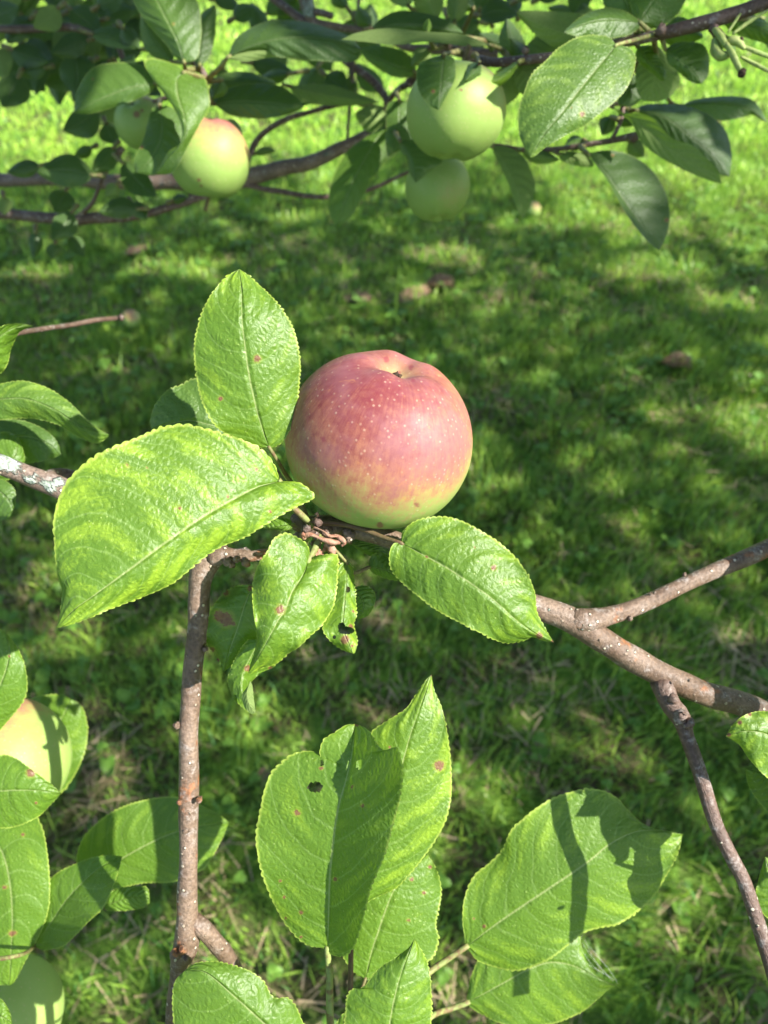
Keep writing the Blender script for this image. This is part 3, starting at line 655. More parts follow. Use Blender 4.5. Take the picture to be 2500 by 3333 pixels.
# big leaf on the left
leaf(nb, [(912, 1567, .312), (880, 1574, .309), (832, 1588, .305), (766, 1622, .300), (663, 1682, .294), (543, 1765, .289), (422, 1855, .286), (301, 1942, .285), (241, 1984, .286), (184, 2045, .288)],
     [(892, 1511), (844, 1457), (754, 1421), (663, 1394), (603, 1382), (543, 1388), (482, 1409), (410, 1439), (350, 1463), (289, 1499), (241, 1541), (208, 1584), (184, 1644), (174, 1704), (177, 1765), (184, 1855), (202, 1927), (196, 1990)],
     [(940, 1566), (972, 1570), (1003, 1590), (1024, 1618), (986, 1640), (937, 1664), (865, 1707), (793, 1750), (711, 1784), (648, 1828), (573, 1891), (518, 1921), (452, 1948), (362, 1981), (289, 2012), (229, 2033)],
     fold=(.004, .010), curl=1.5, yel=1.0, veins=9, teeth=44, tooth=11, wave=.0018, pet=[(945, 1640, .322), (986, 1680, .326), (1008, 1700, .330), (1012, 1720, .334)], petr=11, brown=.15,
     spots=[(585, 1652, 8), (415, 1515, 9), (478, 1520, 5), (740, 1612, 7), (835, 1528, 7), (880, 1665, 8)], label='largest leaf, bright yellow green, lying across the left', dR=[0, .006, .010, .013, .012, .010, .007, .004, 0])
# upright leaf beside the apple
leaf(nb, [(876, 1456, .318), (856, 1403, .315), (835, 1331, .311), (811, 1222, .306), (796, 1114, .303), (788, 1041, .302), (786, 951, .304), (779, 875, .308)],
     [(860, 1458), (844, 1455), (784, 1430), (717, 1400), (681, 1355), (654, 1294), (639, 1222), (632, 1138), (642, 1071), (663, 1005), (693, 951), (736, 902)],
     [(889, 1457), (922, 1435), (952, 1379), (968, 1312), (975, 1234), (978, 1186), (965, 1101), (940, 1041), (898, 981), (850, 933), (808, 896)],
     fold=(.003, .007), yel=.65, veins=7, teeth=46, tooth=8, pet=[(904, 1500, .322), (930, 1545, .330), (965, 1600, .336), (1000, 1690, .338)], petr=8, brown=.55,
     spots=[(838, 1168, 15), (718, 1297, 10), (815, 1322, 4)], label='upright oval leaf against the left side of the big apple')
# leaf below the spur
leaf(nb, [(1004, 1826, .322), (986, 1871, .318), (947, 1934, .312), (928, 1987, .309), (904, 2021, .308), (884, 2059, .307), (851, 2117, .309), (808, 2190, .315)],
     [(1008, 1799), (1000, 1775), (981, 1757), (947, 1740), (928, 1736), (894, 1751), (870, 1794), (841, 1838), (824, 1895), (822, 1944), (827, 2006), (836, 2069), (831, 2112), (817, 2156)],
     [(1020, 1812), (1053, 1806), (1089, 1804), (1101, 1818), (1099, 1876), (1094, 1934), (1082, 1982), (1048, 2035), (1005, 2074), (971, 2108), (938, 2127), (899, 2161), (851, 2175), (822, 2192)],
     fold=(.006, .011), yel=.75, veins=6, teeth=34, tooth=8, wave=.0035, pet=[(1022, 1792, .325), (1036, 1765, .328), (1042, 1745, .331)], petr=12, brown=.1, spots=[(912, 1985, 19)], label='crinkled leaf with one red brown spot hanging below the apple')
# leaf right of the spur
leaf(nb, [(1306, 1768, .322), (1388, 1812, .318), (1459, 1851, .315), (1537, 1902, .313), (1607, 1953, .313), (1686, 2023, .316), (1748, 2066, .320), (1803, 2091, .324)],
     [(1306, 1750), (1315, 1725), (1357, 1694), (1435, 1681), (1498, 1694), (1553, 1721), (1623, 1765), (1678, 1815), (1717, 1870), (1741, 1929), (1748, 1992), (1776, 2047)],
     [(1285, 1768), (1270, 1790), (1270, 1843), (1302, 1890), (1357, 1937), (1419, 1984), (1498, 2027), (1568, 2062), (1639, 2092), (1701, 2086), (1735, 2074), (1770, 2086)],
     fold=(.005, .006), yel=.7, veins=8, teeth=40, tooth=8, wave=.002, pet=[(1251, 1750, .326), (1178, 1722, .330), (1106, 1705, .332), (1034, 1700, .334)], petr=9, brown=.85,
     spots=[(1607, 1848, 11), (1755, 2070, 14), (1390, 1812, 7), (1545, 1782, 5), (1798, 2089, 8)], label='oval leaf right of the spur, lower right of the big apple')
# damaged shaded leaves behind the crinkled one
leaf(nb, [(830, 1895, .350), (800, 1960, .349), (775, 2040, .35), (750, 2110, .353), (728, 2187, .357)],
     [(812, 1903), (764, 1910), (725, 1934), (692, 1977), (677, 2021), (674, 2093), (701, 2132)], [(850, 1930), (870, 2000), (865, 2080), (835, 2140), (780, 2150)],
     fold=(.004, .006), yel=.4, dark=.1, veins=6, teeth=26, wave=.004, spots=[(735, 2015, 30), (715, 2005, 24), (815, 1915, 12), (735, 1930, 14), (690, 2115, 12), (708, 2150, 9), (760, 2030, 10)], label='dark insect damaged leaf touching the upright twig', pet=[(870, 1860, .35), (940, 1790, .345), (1000, 1735, .340)])
leaf(nb, [(850, 2080, .345), (815, 2140, .346), (790, 2200, .346), (790, 2260, .343), (829, 2320, .338)],
     [(800, 2090), (745, 2190), (747, 2238), (764, 2276), (793, 2305), (817, 2322)], [(900, 2110), (895, 2165), (850, 2190), (815, 2225), (806, 2262), (820, 2290)],
     fold=(.003, .012), curl=1.0, yel=.5, veins=6, teeth=28, wave=.003, tooth=6, spots=[(805, 2175, 13), (880, 2175, 9)], pet=[(900, 1950, .346), (980, 1800, .344), (1005, 1735, .340)])
leaf(nb, [(815, 2215, .337), (803, 2255, .333), (810, 2290, .331), (829, 2322, .334)], [(806, 2235), (788, 2262), (795, 2300), (815, 2322)], [(822, 2235), (826, 2270), (830, 2300), (832, 2316)],
     fold=(.002, .002), yel=.1, teeth=8, tooth=2, res=1, under=True, label='pale woolly curled underside of the hanging leaf tip')
# eaten leaf and its small neighbour
leaf(nb, [(1128, 1832, .342), (1128, 1900, .338), (1120, 1980, .335), (1118, 2050, .333), (1150, 2128, .334)],
     [(1110, 1835), (1085, 1870), (1070, 1940), (1050, 2030), (1062, 2070), (1092, 2100), (1125, 2120)], [(1142, 1836), (1150, 1860), (1156, 1930), (1160, 2000), (1152, 2030), (1158, 2060), (1163, 2090), (1156, 2122)],
     fold=(.003, .006), yel=.95, veins=5, teeth=24, wave=.003, holes=[(1133, 1919, 7, 10), (1128, 2052, 26, 13), (1112, 2040, 12, 14), (1088, 2074, 6, 6)], spots=[(1124, 2082, 18), (1142, 2040, 10), (1150, 1990, 6), (1146, 2102, 6)], label='small half eaten yellow green leaf', pet=[(1100, 1800, .340), (1060, 1760, .338), (1040, 1735, .338)], petr=6)
leaf(nb, [(1152, 1920, .350), (1178, 1950, .348), (1182, 1985, .348), (1158, 2018, .350)], [(1165, 1908), (1195, 1908), (1220, 1930), (1218, 1970), (1195, 2005)], [(1150, 1945), (1152, 1975), (1150, 2000)],
     fold=(.003, .003), yel=.3, dark=.1, teeth=16, tooth=3, res=1, label='small round shaded leaf', pet=[(1120, 1860, .35), (1060, 1770, .344)])
leaf(nb, [(1200, 1846, .352), (1235, 1850, .352), (1270, 1862, .352), (1310, 1888, .354)], [(1205, 1815), (1228, 1800), (1262, 1815), (1292, 1850)], [(1215, 1866), (1250, 1880), (1285, 1890)], fold=(.002, .004), yel=.6, dark=.1, teeth=16, tooth=3, res=1, pet=[(1180, 1856, .352), (1150, 1862, .35), (1100, 1810, .348), (1050, 1750, .344)], petr=8, brown=0)
leaf(nb, [(1135, 1765, .350), (1190, 1790, .352), (1240, 1800, .354), (1290, 1830, .358)], [(1160, 1764), (1220, 1772), (1270, 1800)], [(1160, 1785), (1210, 1812), (1260, 1826)], fold=(.002, .004), yel=.6, dark=.15, teeth=14, tooth=3, res=1, pet=[(1100, 1760, .348), (1060, 1745, .345)])
leaf(nb, [(952, 1707, .333), (920, 1712, .33), (880, 1718, .33), (830, 1716, .332)], [(945, 1692), (915, 1686), (870, 1690), (845, 1700)], [(952, 1716), (930, 1726), (890, 1724), (850, 1722)], fold=(.002, .002), yel=.4, teeth=14, tooth=4, res=1, pet=[(975, 1712, .334), (1005, 1725, .336)], label='small leaf showing below the largest leaf')
leaf(nb, [(760, 1400, .372), (690, 1385, .368), (620, 1370, .366), (560, 1378, .366), (492, 1396, .370)], [(760, 1290), (700, 1230), (633, 1232), (591, 1252), (543, 1272), (505, 1318), (490, 1367)], [(740, 1450), (660, 1430), (580, 1412), (520, 1404)], fold=(.003, .004), yel=.3, dark=.25, teeth=30, tooth=6, pet=[(830, 1440, .370), (920, 1560, .36), (1000, 1690, .345)], label='shaded leaf behind the upright leaf')

apple((1235, 1432, .335), 302, (.22, .80, .50), 'big pink and red blushed apple, pale dots, green at its base, in the middle', blushdir=(.04, .55, .78), blush=1.06, flat=.93,
      spots=[(1358, 1643, 13), (1237, 1709, 15), (1258, 1170, 14), (1338, 1196, 13), (1345, 1238, 10), (1052, 1430, 16), (1300, 1212, 9)])

# upright twig on the left
tw = thing('apple_twig', P(690, 1815, .352), 'straight brown twig with white dots running down the left, knobbly at its top', 'twig')
bark('bark', [(735, 1775, .356, 30), (712, 1795, .355, 36), (680, 1822, .353, 40), (655, 1868, .352, 40), (646, 1945, .353, 35), (645, 2030, .354, 32), (637, 2120, .355, 32), (622, 2230, .357, 32), (615, 2330, .358, 32), (613, 2422, .359, 31), (613, 2520, .36, 32), (613, 2602, .361, 33), (613, 2723, .363, 31), (612, 2843, .364, 31), (611, 2964, .366, 33), (606, 3020, .367, 38), (603, 3060, .368, 40), (594, 3100, .369, 38), (583, 3125, .371, 30), (574, 3180, .373, 24), (566, 3260, .375, 22), (556, 3400, .378, 22), (548, 3600, .382, 22)],
     tw, M_BARK, seed=21, bumps=[(578, 2360, .356, 12), (572, 2362, .354, 8), (648, 2605, .355, 10), (604, 2705, .352, 10), (650, 2600, .357, 9), (668, 2112, .352, 9), (575, 3102, .362, 20), (610, 3112, .364, 20), (595, 3090, .36, 14), (585, 2612, .356, 9)], lich=[(618, 1895, .347, 22), (625, 1935, .348, 12), (572, 3045, .362, 16), (575, 3025, .362, 10)])
bark('side_branch', [(625, 2990, .367, 26), (660, 3020, .367, 29), (690, 3050, .369, 28), (723, 3096, .373, 28), (760, 3160, .384, 27), (815, 3270, .396, 27), (860, 3420, .41, 27)], tw, M_BARK, seed=23, bumps=[(722, 3082, .37, 9)])
bark('spur', [(690, 1815, .352, 34), (722, 1800, .350, 28), (745, 1802, .350, 22), (765, 1808, .350, 25), (785, 1806, .350, 19), (805, 1805, .350, 24), (822, 1812, .350, 19), (845, 1808, .350, 20), (880, 1806, .351, 20), (930, 1790, .352, 20), (980, 1740, .350, 22)],
     tw, M_BARK, seed=24, knob=.25, bumps=[(740, 1828, .345, 16), (755, 1838, .345, 11), (802, 1828, .345, 14), (772, 1820, .343, 12), (806, 1838, .346, 9)])

# lichen covered branch at the left edge
lb = thing('apple_branch', P(90, 1548, .372), 'thick grey branch crusted with white lichen at the left edge', 'branch')
bark('bark', [(-160, 1450, .364, 36), (-60, 1485, .367, 35), (0, 1511, .369, 34), (90, 1548, .372, 34), (169, 1578, .375, 36), (205, 1594, .376, 37), (320, 1650, .382, 36), (480, 1730, .388, 34), (620, 1800, .378, 33), (690, 1812, .36, 28)],
     lb, M_BARKL, seed=31, lich=[(20, 1495, .363, 62), (95, 1572, .366, 40), (150, 1600, .368, 48), (-20, 1480, .362, 50), (120, 1530, .368, 22), (190, 1570, .372, 26)])
bark('side_branch', [(330, 1600, .42, 22), (240, 1555, .42, 22), (180, 1545, .415, 22), (150, 1560, .40, 22)], lb, M_BARKD, seed=32, lich=[(190, 1545, .41, 80)])

# lower leafy shoot
bs = thing('leafy_shoot', P(1120, 3520, .35), 'shoot at the bottom bearing the leaf with an eaten hole and its neighbours', 'shoot')
bark('bark', [(1900, 3760, .37, 26), (1600, 3640, .36, 24), (1350, 3560, .355, 22), (1120, 3500, .35, 22), (950, 3470, .345, 18)], bs, M_BARK, seed=41)
SP = (1120, 3500, .348)
leaf(bs, [(1066, 3095, .337), (1071, 2952, .331), (1076, 2835, .327), (1092, 2685, .324), (1106, 2610, .323), (1124, 2546, .323), (1146, 2450, .325), (1156, 2356, .328)],
     [(1049, 3086), (1007, 3078), (964, 3048), (921, 2995), (884, 2925), (857, 2856), (838, 2781), (834, 2712), (846, 2642), (862, 2567), (884, 2514), (916, 2482), (953, 2455), (1007, 2444), (1037, 2456), (1046, 2482), (1041, 2445), (1055, 2407), (1092, 2383), (1124, 2361)],
     [(1071, 3104), (1114, 3113), (1151, 3081), (1178, 3006), (1205, 2899), (1231, 2835), (1258, 2765), (1279, 2685), (1301, 2605), (1309, 2524), (1309, 2482), (1290, 2433), (1268, 2440), (1240, 2436), (1205, 2385), (1180, 2364)],
     dL=[0, .004, .006, .007, .006, .004, .002, 0], dR=[0, -.011, -.018, -.022, -.026, -.027, -.018, 0], curl=.95, fold=(0, 0), yel=.55, veins=7, teeth=46, tooth=7, wave=.0018,
     holes=[(1027, 2562, 26, 17), (1047, 2484, 5, 12), (1170, 2488, 9, 16)], spots=[(967, 2646, 13), (1180, 2622, 9), (1092, 2862, 10), (912, 2868, 7), (925, 2920, 7), (980, 2970, 9), (1148, 2562, 8), (930, 2988, 6), (1162, 2358, 10), (1046, 2500, 9), (980, 3050, 6)], pet=[(1073, 3180, .339), (1074, 3300, .342), (1085, 3420, .345), SP], petr=13, brown=0, label='folded leaf with an oval hole eaten through it')
leaf(bs, [(1150, 2990, .350), (1205, 2872, .348), (1247, 2738, .345), (1285, 2589, .342), (1322, 2439, .340), (1354, 2337, .340), (1392, 2236, .343), (1405, 2195, .345)],
     [(1110, 2940), (1100, 2800), (1110, 2650), (1150, 2480), (1205, 2388), (1258, 2348), (1317, 2310), (1354, 2262), (1386, 2214)],
     [(1205, 2931), (1285, 2893), (1328, 2851), (1365, 2808), (1408, 2749), (1445, 2685), (1467, 2605), (1469, 2514), (1459, 2407), (1440, 2310), (1413, 2246)],
     fold=(.003, .005), yel=.9, veins=7, teeth=46, tooth=6, wave=.0014, spots=[(1430, 2492, 21), (1268, 2432, 6), (1405, 2197, 5)], pet=[(1143, 3086, .350), (1140, 3260, .349), (1130, 3400, .348), SP], petr=10, brown=.85, label='tall pointed leaf, behind the leaf with the hole')
leaf(bs, [(1189, 3188, .372), (1206, 3110, .370), (1231, 3032, .368), (1263, 2941, .367), (1301, 2867, .368), (1392, 2781, .372)],
     [(1156, 3166), (1119, 3113), (1110, 3020), (1140, 2930), (1220, 2840), (1320, 2790)], [(1215, 3190), (1300, 3175), (1402, 3123), (1427, 3059), (1419, 3006), (1435, 2925), (1433, 2872), (1415, 2819)],
     fold=(.003, .004), yel=.35, veins=6, teeth=34, tooth=8, spots=[(1400, 2822, 8), (1340, 2862, 9), (1380, 2906, 8), (1330, 2995, 7)], pet=[(1175, 3230, .371), (1160, 3300, .366), (1140, 3420, .356), SP], petr=7, brown=.7)
leaf(bs, [(1250, 3480, .315), (1262, 3380, .313), (1279, 3273, .311), (1306, 3166, .312), (1349, 3056, .316)],
     [(1150, 3460), (1120, 3380), (1125, 3300), (1127, 3257), (1146, 3220), (1183, 3212), (1231, 3155), (1285, 3118), (1328, 3086)], [(1330, 3470), (1390, 3400), (1403, 3330), (1405, 3262), (1400, 3182), (1389, 3129), (1365, 3081)],
     fold=(.005, .006), yel=.6, veins=7, teeth=34, tooth=8, pet=[(1200, 3510, .325), SP], label='bright leaf tip at the bottom edge, below the leaf with the hole')
leaf(bs, [(1060, 3490, .330), (960, 3420, .326), (860, 3330, .322), (760, 3240, .320), (668, 3165, .321), (600, 3160, .324)],
     [(900, 3560), (740, 3560), (620, 3480), (575, 3400), (563, 3300), (562, 3235), (572, 3190)], [(1080, 3440), (1040, 3380), (990, 3333), (964, 3278), (937, 3248), (890, 3246), (857, 3193), (814, 3161), (777, 3148), (711, 3131), (639, 3135)],
     fold=(.006, .006), yel=.25, dark=.05, veins=7, teeth=40, tooth=7, pet=[(1100, 3510, .336), SP], label='broad dark leaf at the bottom edge by the twig')
leaf(bs, [(1080, 3440, .36), (1120, 3380, .36), (1150, 3320, .362), (1190, 3280, .365)], [(1070, 3400), (1090, 3340), (1130, 3290)], [(1130, 3440), (1180, 3380), (1200, 3320)], fold=(.003, .003), yel=.3, teeth=16, tooth=4, res=1, spots=[(1125, 3318, 9)], pet=[SP])
leaf(bs, [(1516, 3083, 0.414), (1593, 3024, 0.410), (1683, 2961, 0.406), (1766, 2906, 0.403), (1849, 2851, 0.401), (1918, 2802, 0.401), (1988, 2745, 0.402), (2071, 2706, 0.404), (2150, 2704, 0.406), (2222, 2715, 0.409)],
     [(1513, 3052), (1506, 2989), (1513, 2920), (1544, 2851), (1593, 2809), (1634, 2767), (1662, 2705), (1697, 2670), (1738, 2636), (1794, 2601), (1849, 2580), (1905, 2568), (1960, 2573), (2009, 2598), (2043, 2636), (2085, 2674), (2126, 2696), (2180, 2706)],
     [(1530, 3098), (1558, 3128), (1627, 3152), (1683, 3159), (1738, 3145), (1801, 3114), (1863, 3065), (1905, 3034), (1967, 3017), (2009, 3010), (2057, 2982), (2099, 2948), (2133, 2913), (2161, 2864), (2189, 2816), (2210, 2767)],
     fold=(.004, .007), curl=1.1, yel=.7, veins=8, teeth=50, tooth=6, wave=.002, spots=[(1576, 3015, 8), (1542, 2990, 5)], pet=[(1454, 3124, .412), (1392, 3169, .408), (1300, 3260, .39), (1200, 3400, .352), SP], petr=12, brown=.1, label='wide leaf striped with shadows at the lower right')
leaf(bs, [(1516, 3266, 0.442), (1627, 3206, 0.438), (1710, 3160, 0.436), (1790, 3132, 0.436), (1870, 3145, 0.436), (1950, 3185, 0.436), (2029, 3219, 0.436)],
     [(1522, 3232), (1537, 3169), (1580, 3100), (1700, 3040), (1820, 3010), (1880, 3030), (1893, 3080), (1915, 3140), (1960, 3185)], [(1540, 3285), (1560, 3297), (1627, 3330), (1700, 3345), (1790, 3335), (1850, 3315), (1905, 3287), (1953, 3245), (1995, 3212)],
     fold=(.004, .006), yel=.7, veins=7, teeth=40, tooth=4, pet=[(1460, 3286, .44), (1405, 3308, .43), (1280, 3400, .40), SP], petr=11, brown=0, label='lower leaf half hidden below the shadow striped leaf')

# right edge shoot
rs = thing('leafy_shoot', P(2560, 2600, .35), 'yellow margined leaves poking in at the right edge below the thick branch', 'shoot')
bark('bark', [(2640, 3100, .36, 18), (2600, 2800, .356, 18), (2570, 2600, .352, 16), (2590, 2400, .352, 14)], rs, M_BARKD, seed=51)
leaf(rs, [(2600, 2440, .330), (2540, 2410, .327), (2480, 2385, .325), (2420, 2380, .326), (2362, 2396, .329)], [(2570, 2350), (2520, 2322), (2470, 2315), (2420, 2330), (2385, 2360)], [(2590, 2560), (2540, 2560), (2490, 2525), (2438, 2470), (2407, 2425)], fold=(.003, .004), yel=.9, veins=6, teeth=24, tooth=4, spots=[(2372, 2392, 9), (2425, 2480, 9), (2445, 2500, 7), (2470, 2520, 9), (2408, 2352, 9), (2440, 2325, 8)], label='leaf with scorched yellow margin', pet=[(2585, 2480, .352)])
leaf(rs, [(2600, 2600, .37), (2550, 2560, .368), (2490, 2520, .367), (2425, 2500, .368)], [(2580, 2500), (2500, 2480)], [(2560, 2660), (2500, 2640), (2460, 2595), (2435, 2550)], fold=(.003, .004), yel=.3, dark=.1, teeth=20, tooth=6, res=1, pet=[(2590, 2620, .365)])
leaf(rs, [(2600, 2960, .36), (2560, 2900, .358), (2510, 2850, .357), (2490, 2790, .358)], [(2570, 2850), (2520, 2790)], [(2560, 3010), (2500, 2990), (2460, 2930), (2470, 2860)], fold=(.003, .004), yel=.6, teeth=20, tooth=4, res=1, pet=[(2610, 2980, .36)])

# left, lower shoot with two apples
ls = thing('leafy_shoot', P(-180, 2760, .40), 'shoot at the lower left whose leaves half cover two green apples', 'shoot')
bark('bark', [(-420, 2500, .42, 26), (-300, 2640, .41, 24), (-180, 2760, .405, 22), (-120, 2950, .405, 20), (-130, 3200, .41, 20)], ls, M_BARK, seed=61)
leaf(ls, [(-120, 2420, .41), (-60, 2330, .405), (0, 2230, .40), (30, 2130, .40), (20, 2060, .402)], [(-160, 2300), (-130, 2180), (-60, 2080), (-10, 2045)], [(-40, 2410), (40, 2330), (85, 2260), (84, 2181), (66, 2127), (40, 2084)], fold=(.004, .005), yel=.4, veins=6, teeth=26, tooth=5, spots=[(30, 2136, 6)], pet=[(-170, 2600, .405)])
leaf(ls, [(70, 2560, 0.547), (120, 2480, 0.545), (165, 2400, 0.543), (200, 2340, 0.543), (232, 2275, 0.545)], [(60, 2440), (60, 2330), (100, 2275), (160, 2262), (205, 2262)], [(130, 2620), (200, 2580), (250, 2510), (280, 2430), (284, 2360), (266, 2300)], fold=(.004, .006), yel=.5, veins=6, teeth=30, tooth=5, pet=[(0, 2680, 0.545), (-150, 2780, 0.515)], label='leaf behind the upper left apple')
leaf(ls, [(-120, 2590, 0.405), (-60, 2582, 0.402), (0, 2575, 0.400), (60, 2572, 0.399), (130, 2574, 0.400), (199, 2581, 0.403)], [(-90, 2490), (0, 2458), (48, 2467), (96, 2500), (145, 2536), (175, 2560)], [(-90, 2680), (0, 2696), (60, 2688), (126, 2657), (163, 2620), (185, 2598)], fold=(.004, .006), yel=.45, veins=7, teeth=30, tooth=4, spots=[(100, 2515, 17), (118, 2613, 6), (0, 2706, 8)], pet=[(-180, 2680, .39)], label='pointed leaf lying across the yellow green apple')
leaf(ls, [(-60, 2700, 0.443), (0, 2760, 0.440), (30, 2860, 0.438), (40, 2980, 0.438), (36, 3090, 0.440), (30, 3210, 0.445)], [(-110, 2800), (-120, 2950), (-80, 3080), (-30, 3190)], [(30, 2660), (110, 2655), (128, 2672), (146, 2723), (158, 2813), (163, 2904), (154, 2976), (126, 3048), (90, 3114), (50, 3190)], fold=(.004, .004), yel=.45, veins=7, teeth=40, tooth=5, spots=[(75, 2717, 8), (15, 2888, 9), (38, 3038, 13), (50, 3036, 8), (58, 3203, 5)], pet=[(-140, 2720, .40)], label='long leaf with rusty specks at the left edge')
leaf(ls, [(112, 3082, 0.448), (160, 3010, 0.444), (215, 2930, 0.440), (270, 2870, 0.439), (330, 2820, 0.440), (398, 2787, 0.443)], [(130, 2990), (150, 2900), (165, 2860), (205, 2831), (289, 2795), (350, 2784)], [(145, 3092), (205, 3080), (241, 3048), (289, 3000), (337, 2952), (373, 2873), (388, 2826)], dL=[0, .004, .006, .004, 0], dR=[0, -.014, -.020, -.013, 0], fold=(0, 0), curl=1.0, yel=.25, veins=7, teeth=34, tooth=4, pet=[(60, 3110, .41), (-60, 3120, .41), (-125, 3060, .41)], label='leaf folded along its middle, left of the twig')
leaf(ls, [(262, 2880, 0.478), (340, 2830, 0.475), (440, 2770, 0.472), (540, 2720, 0.472), (640, 2690, 0.474), (747, 2677, 0.478)], [(250, 2801), (265, 2741), (301, 2693), (361, 2645), (434, 2614), (524, 2595), (590, 2598), (651, 2620), (710, 2650)], [(300, 2905), (373, 2893), (470, 2874), (572, 2868), (663, 2827), (715, 2745), (735, 2700)], fold=(.004, .005), yel=.55, dark=.05, veins=8, teeth=46, tooth=6, pet=[(180, 2950, .49), (20, 3060, .49), (-120, 3000, .46)], label='long dark leaf crossing behind the upright twig')
leaf(ls, [(335, 2950, .452), (380, 2935, .45), (430, 2920, .45), (488, 2925, .452)], [(345, 2915), (390, 2890), (440, 2885), (478, 2890)], [(350, 2962), (400, 2964), (450, 2958), (482, 2942)], fold=(.002, .002), yel=.5, teeth=18, tooth=6, res=1, pet=[(250, 2990, .49), (100, 3050, .49), (-100, 3020, .46)])
leaf(ls, [(-60, 3340, .40), (0, 3310, .397), (40, 3330, .40)], [(-40, 3260), (0, 3250), (30, 3290)], [(-30, 3400), (20, 3380)], fold=(.002, .002), yel=.3, teeth=10, tooth=3, res=1, pet=[(-130, 3200, .41)])
apple((15, 2478, .485), 208, (-.35, .55, .6), 'yellow green apple with an orange flush, cut by the left edge, a leaf across it', blushdir=(-.45, .85, .3), blush=.56, seedv=2)
apple((5, 3300, .50), 190, (.2, -.6, .5), 'plain green apple in the bottom left corner under the rusty speckled leaf', blushdir=(.2, -.8, .3), blush=.0, seedv=3)

# left middle shoot
ms = thing('leafy_shoot', P(-150, 1250, .40), 'curled and dark leaves entering at the left edge above the lichen branch', 'shoot')
bark('bark', [(-420, 1400, .41, 20), (-280, 1330, .405, 18), (-150, 1250, .40, 16), (-60, 1140, .41, 12), (40, 1090, .43, 9), (120, 1074, .47, 8.5), (230, 1058, .52, 8), (330, 1040, .56, 8), (400, 1034, .59, 7)], ms, M_BARKD, seed=71, bumps=[(395, 1034, .58, 10)], step=.004)
leaf(ms, [(-120, 1230, .400), (-60, 1150, .396), (0, 1095, .394), (50, 1066, .396), (108, 1061, .40)], [(-80, 1120), (0, 1065), (48, 1053), (80, 1055)], [(-60, 1240), (0, 1216), (24, 1186), (36, 1138), (60, 1086), (85, 1070)], dL=[0, -.004, -.004, 0], dR=[0, .010, .014, 0], fold=(0, 0), yel=.5, teeth=24, tooth=3, pet=[(-150, 1250, .402)], label='bright curled leaf at the left edge')
leaf(ms, [(-100, 1320, .42), (0, 1300, .416), (90, 1300, .415), (180, 1335, .416), (260, 1385, .418), (356, 1415, .422)], [(-60, 1260), (0, 1249), (78, 1240), (157, 1264), (229, 1312), (277, 1361), (320, 1395)], [(-60, 1375), (0, 1367), (90, 1361), (181, 1379), (253, 1421), (310, 1442), (345, 1428)], fold=(.004, .006), yel=.75, dark=.15, veins=7, teeth=32, tooth=4, pet=[(-160, 1290, .41)], label='dark curving leaf with pale tip at the left edge')
leaf(ms, [(-80, 1460, .46), (0, 1430, .455), (80, 1420, .455), (150, 1440, .455), (200, 1480, .46)], [(-40, 1380), (40, 1365), (120, 1385), (180, 1430)], [(-20, 1500), (60, 1510), (140, 1500)], fold=(.003, .004), yel=.3, dark=.3, teeth=24, tooth=4, res=1, pet=[(-160, 1420, .44)])
leaf(ms, [(-60, 1560, .45), (0, 1530, .445), (50, 1480, .445), (60, 1420, .45)], [(-80, 1480), (-20, 1420), (20, 1405)], [(0, 1570), (60, 1540), (80, 1490)], fold=(.003, .004), yel=.3, dark=.05, teeth=24, tooth=4, res=1, pet=[(-160, 1500, .44)])
leaf(ms, [(-60, 1580, .43), (0, 1600, .428), (40, 1650, .428), (30, 1690, .43)], [(0, 1560), (45, 1590), (50, 1640)], [(-60, 1640), (-20, 1690), (10, 1692)], fold=(.003, .004), yel=.3, dark=.25, teeth=20, tooth=4, res=1, pet=[(-160, 1500, .43)])

# unseen leaves added beyond the right edge to shadow the wood and leaves in view
for (b_, t_, wl, wr, pt) in [((2700, 1700, .345), (2860, 2010, .33), 110, 120, (2690, 1690, .385)), ((2950, 1560, .33), (3100, 1900, .32), 130, 120, (2750, 1660, .38)), ((2760, 2080, .33), (2900, 2420, .315), 130, 130, (2660, 2350, .375)), ((2760, 2430, .33), (2640, 2660, .322), 120, 120, (2660, 2420, .37)), ((2960, 2300, .32), (3080, 2640, .31), 120, 120, (2700, 2400, .375)), ((2640, 2640, .337), (2920, 2780, .330), 120, 130, (2580, 2600, .35))]:
    gleaf(nb, b_, t_, wl, wr, .05, res=1, teeth=30, pet=[pt])
gleaf(bs, (650, 3640, .338), (400, 3385, .335), 110, 100, .05, res=1, teeth=30, pet=[(900, 3600, .345), (950, 3470, .345)])  # unseen leaf added below the frame to shade the corner apple
gleaf(rs, (2625, 2840, .338), (2590, 2545, .334), 72, 66, .05, res=1, teeth=30, pet=[(2605, 2860, .35)])  # unseen leaf added past the right edge to shade the wide lower leaf

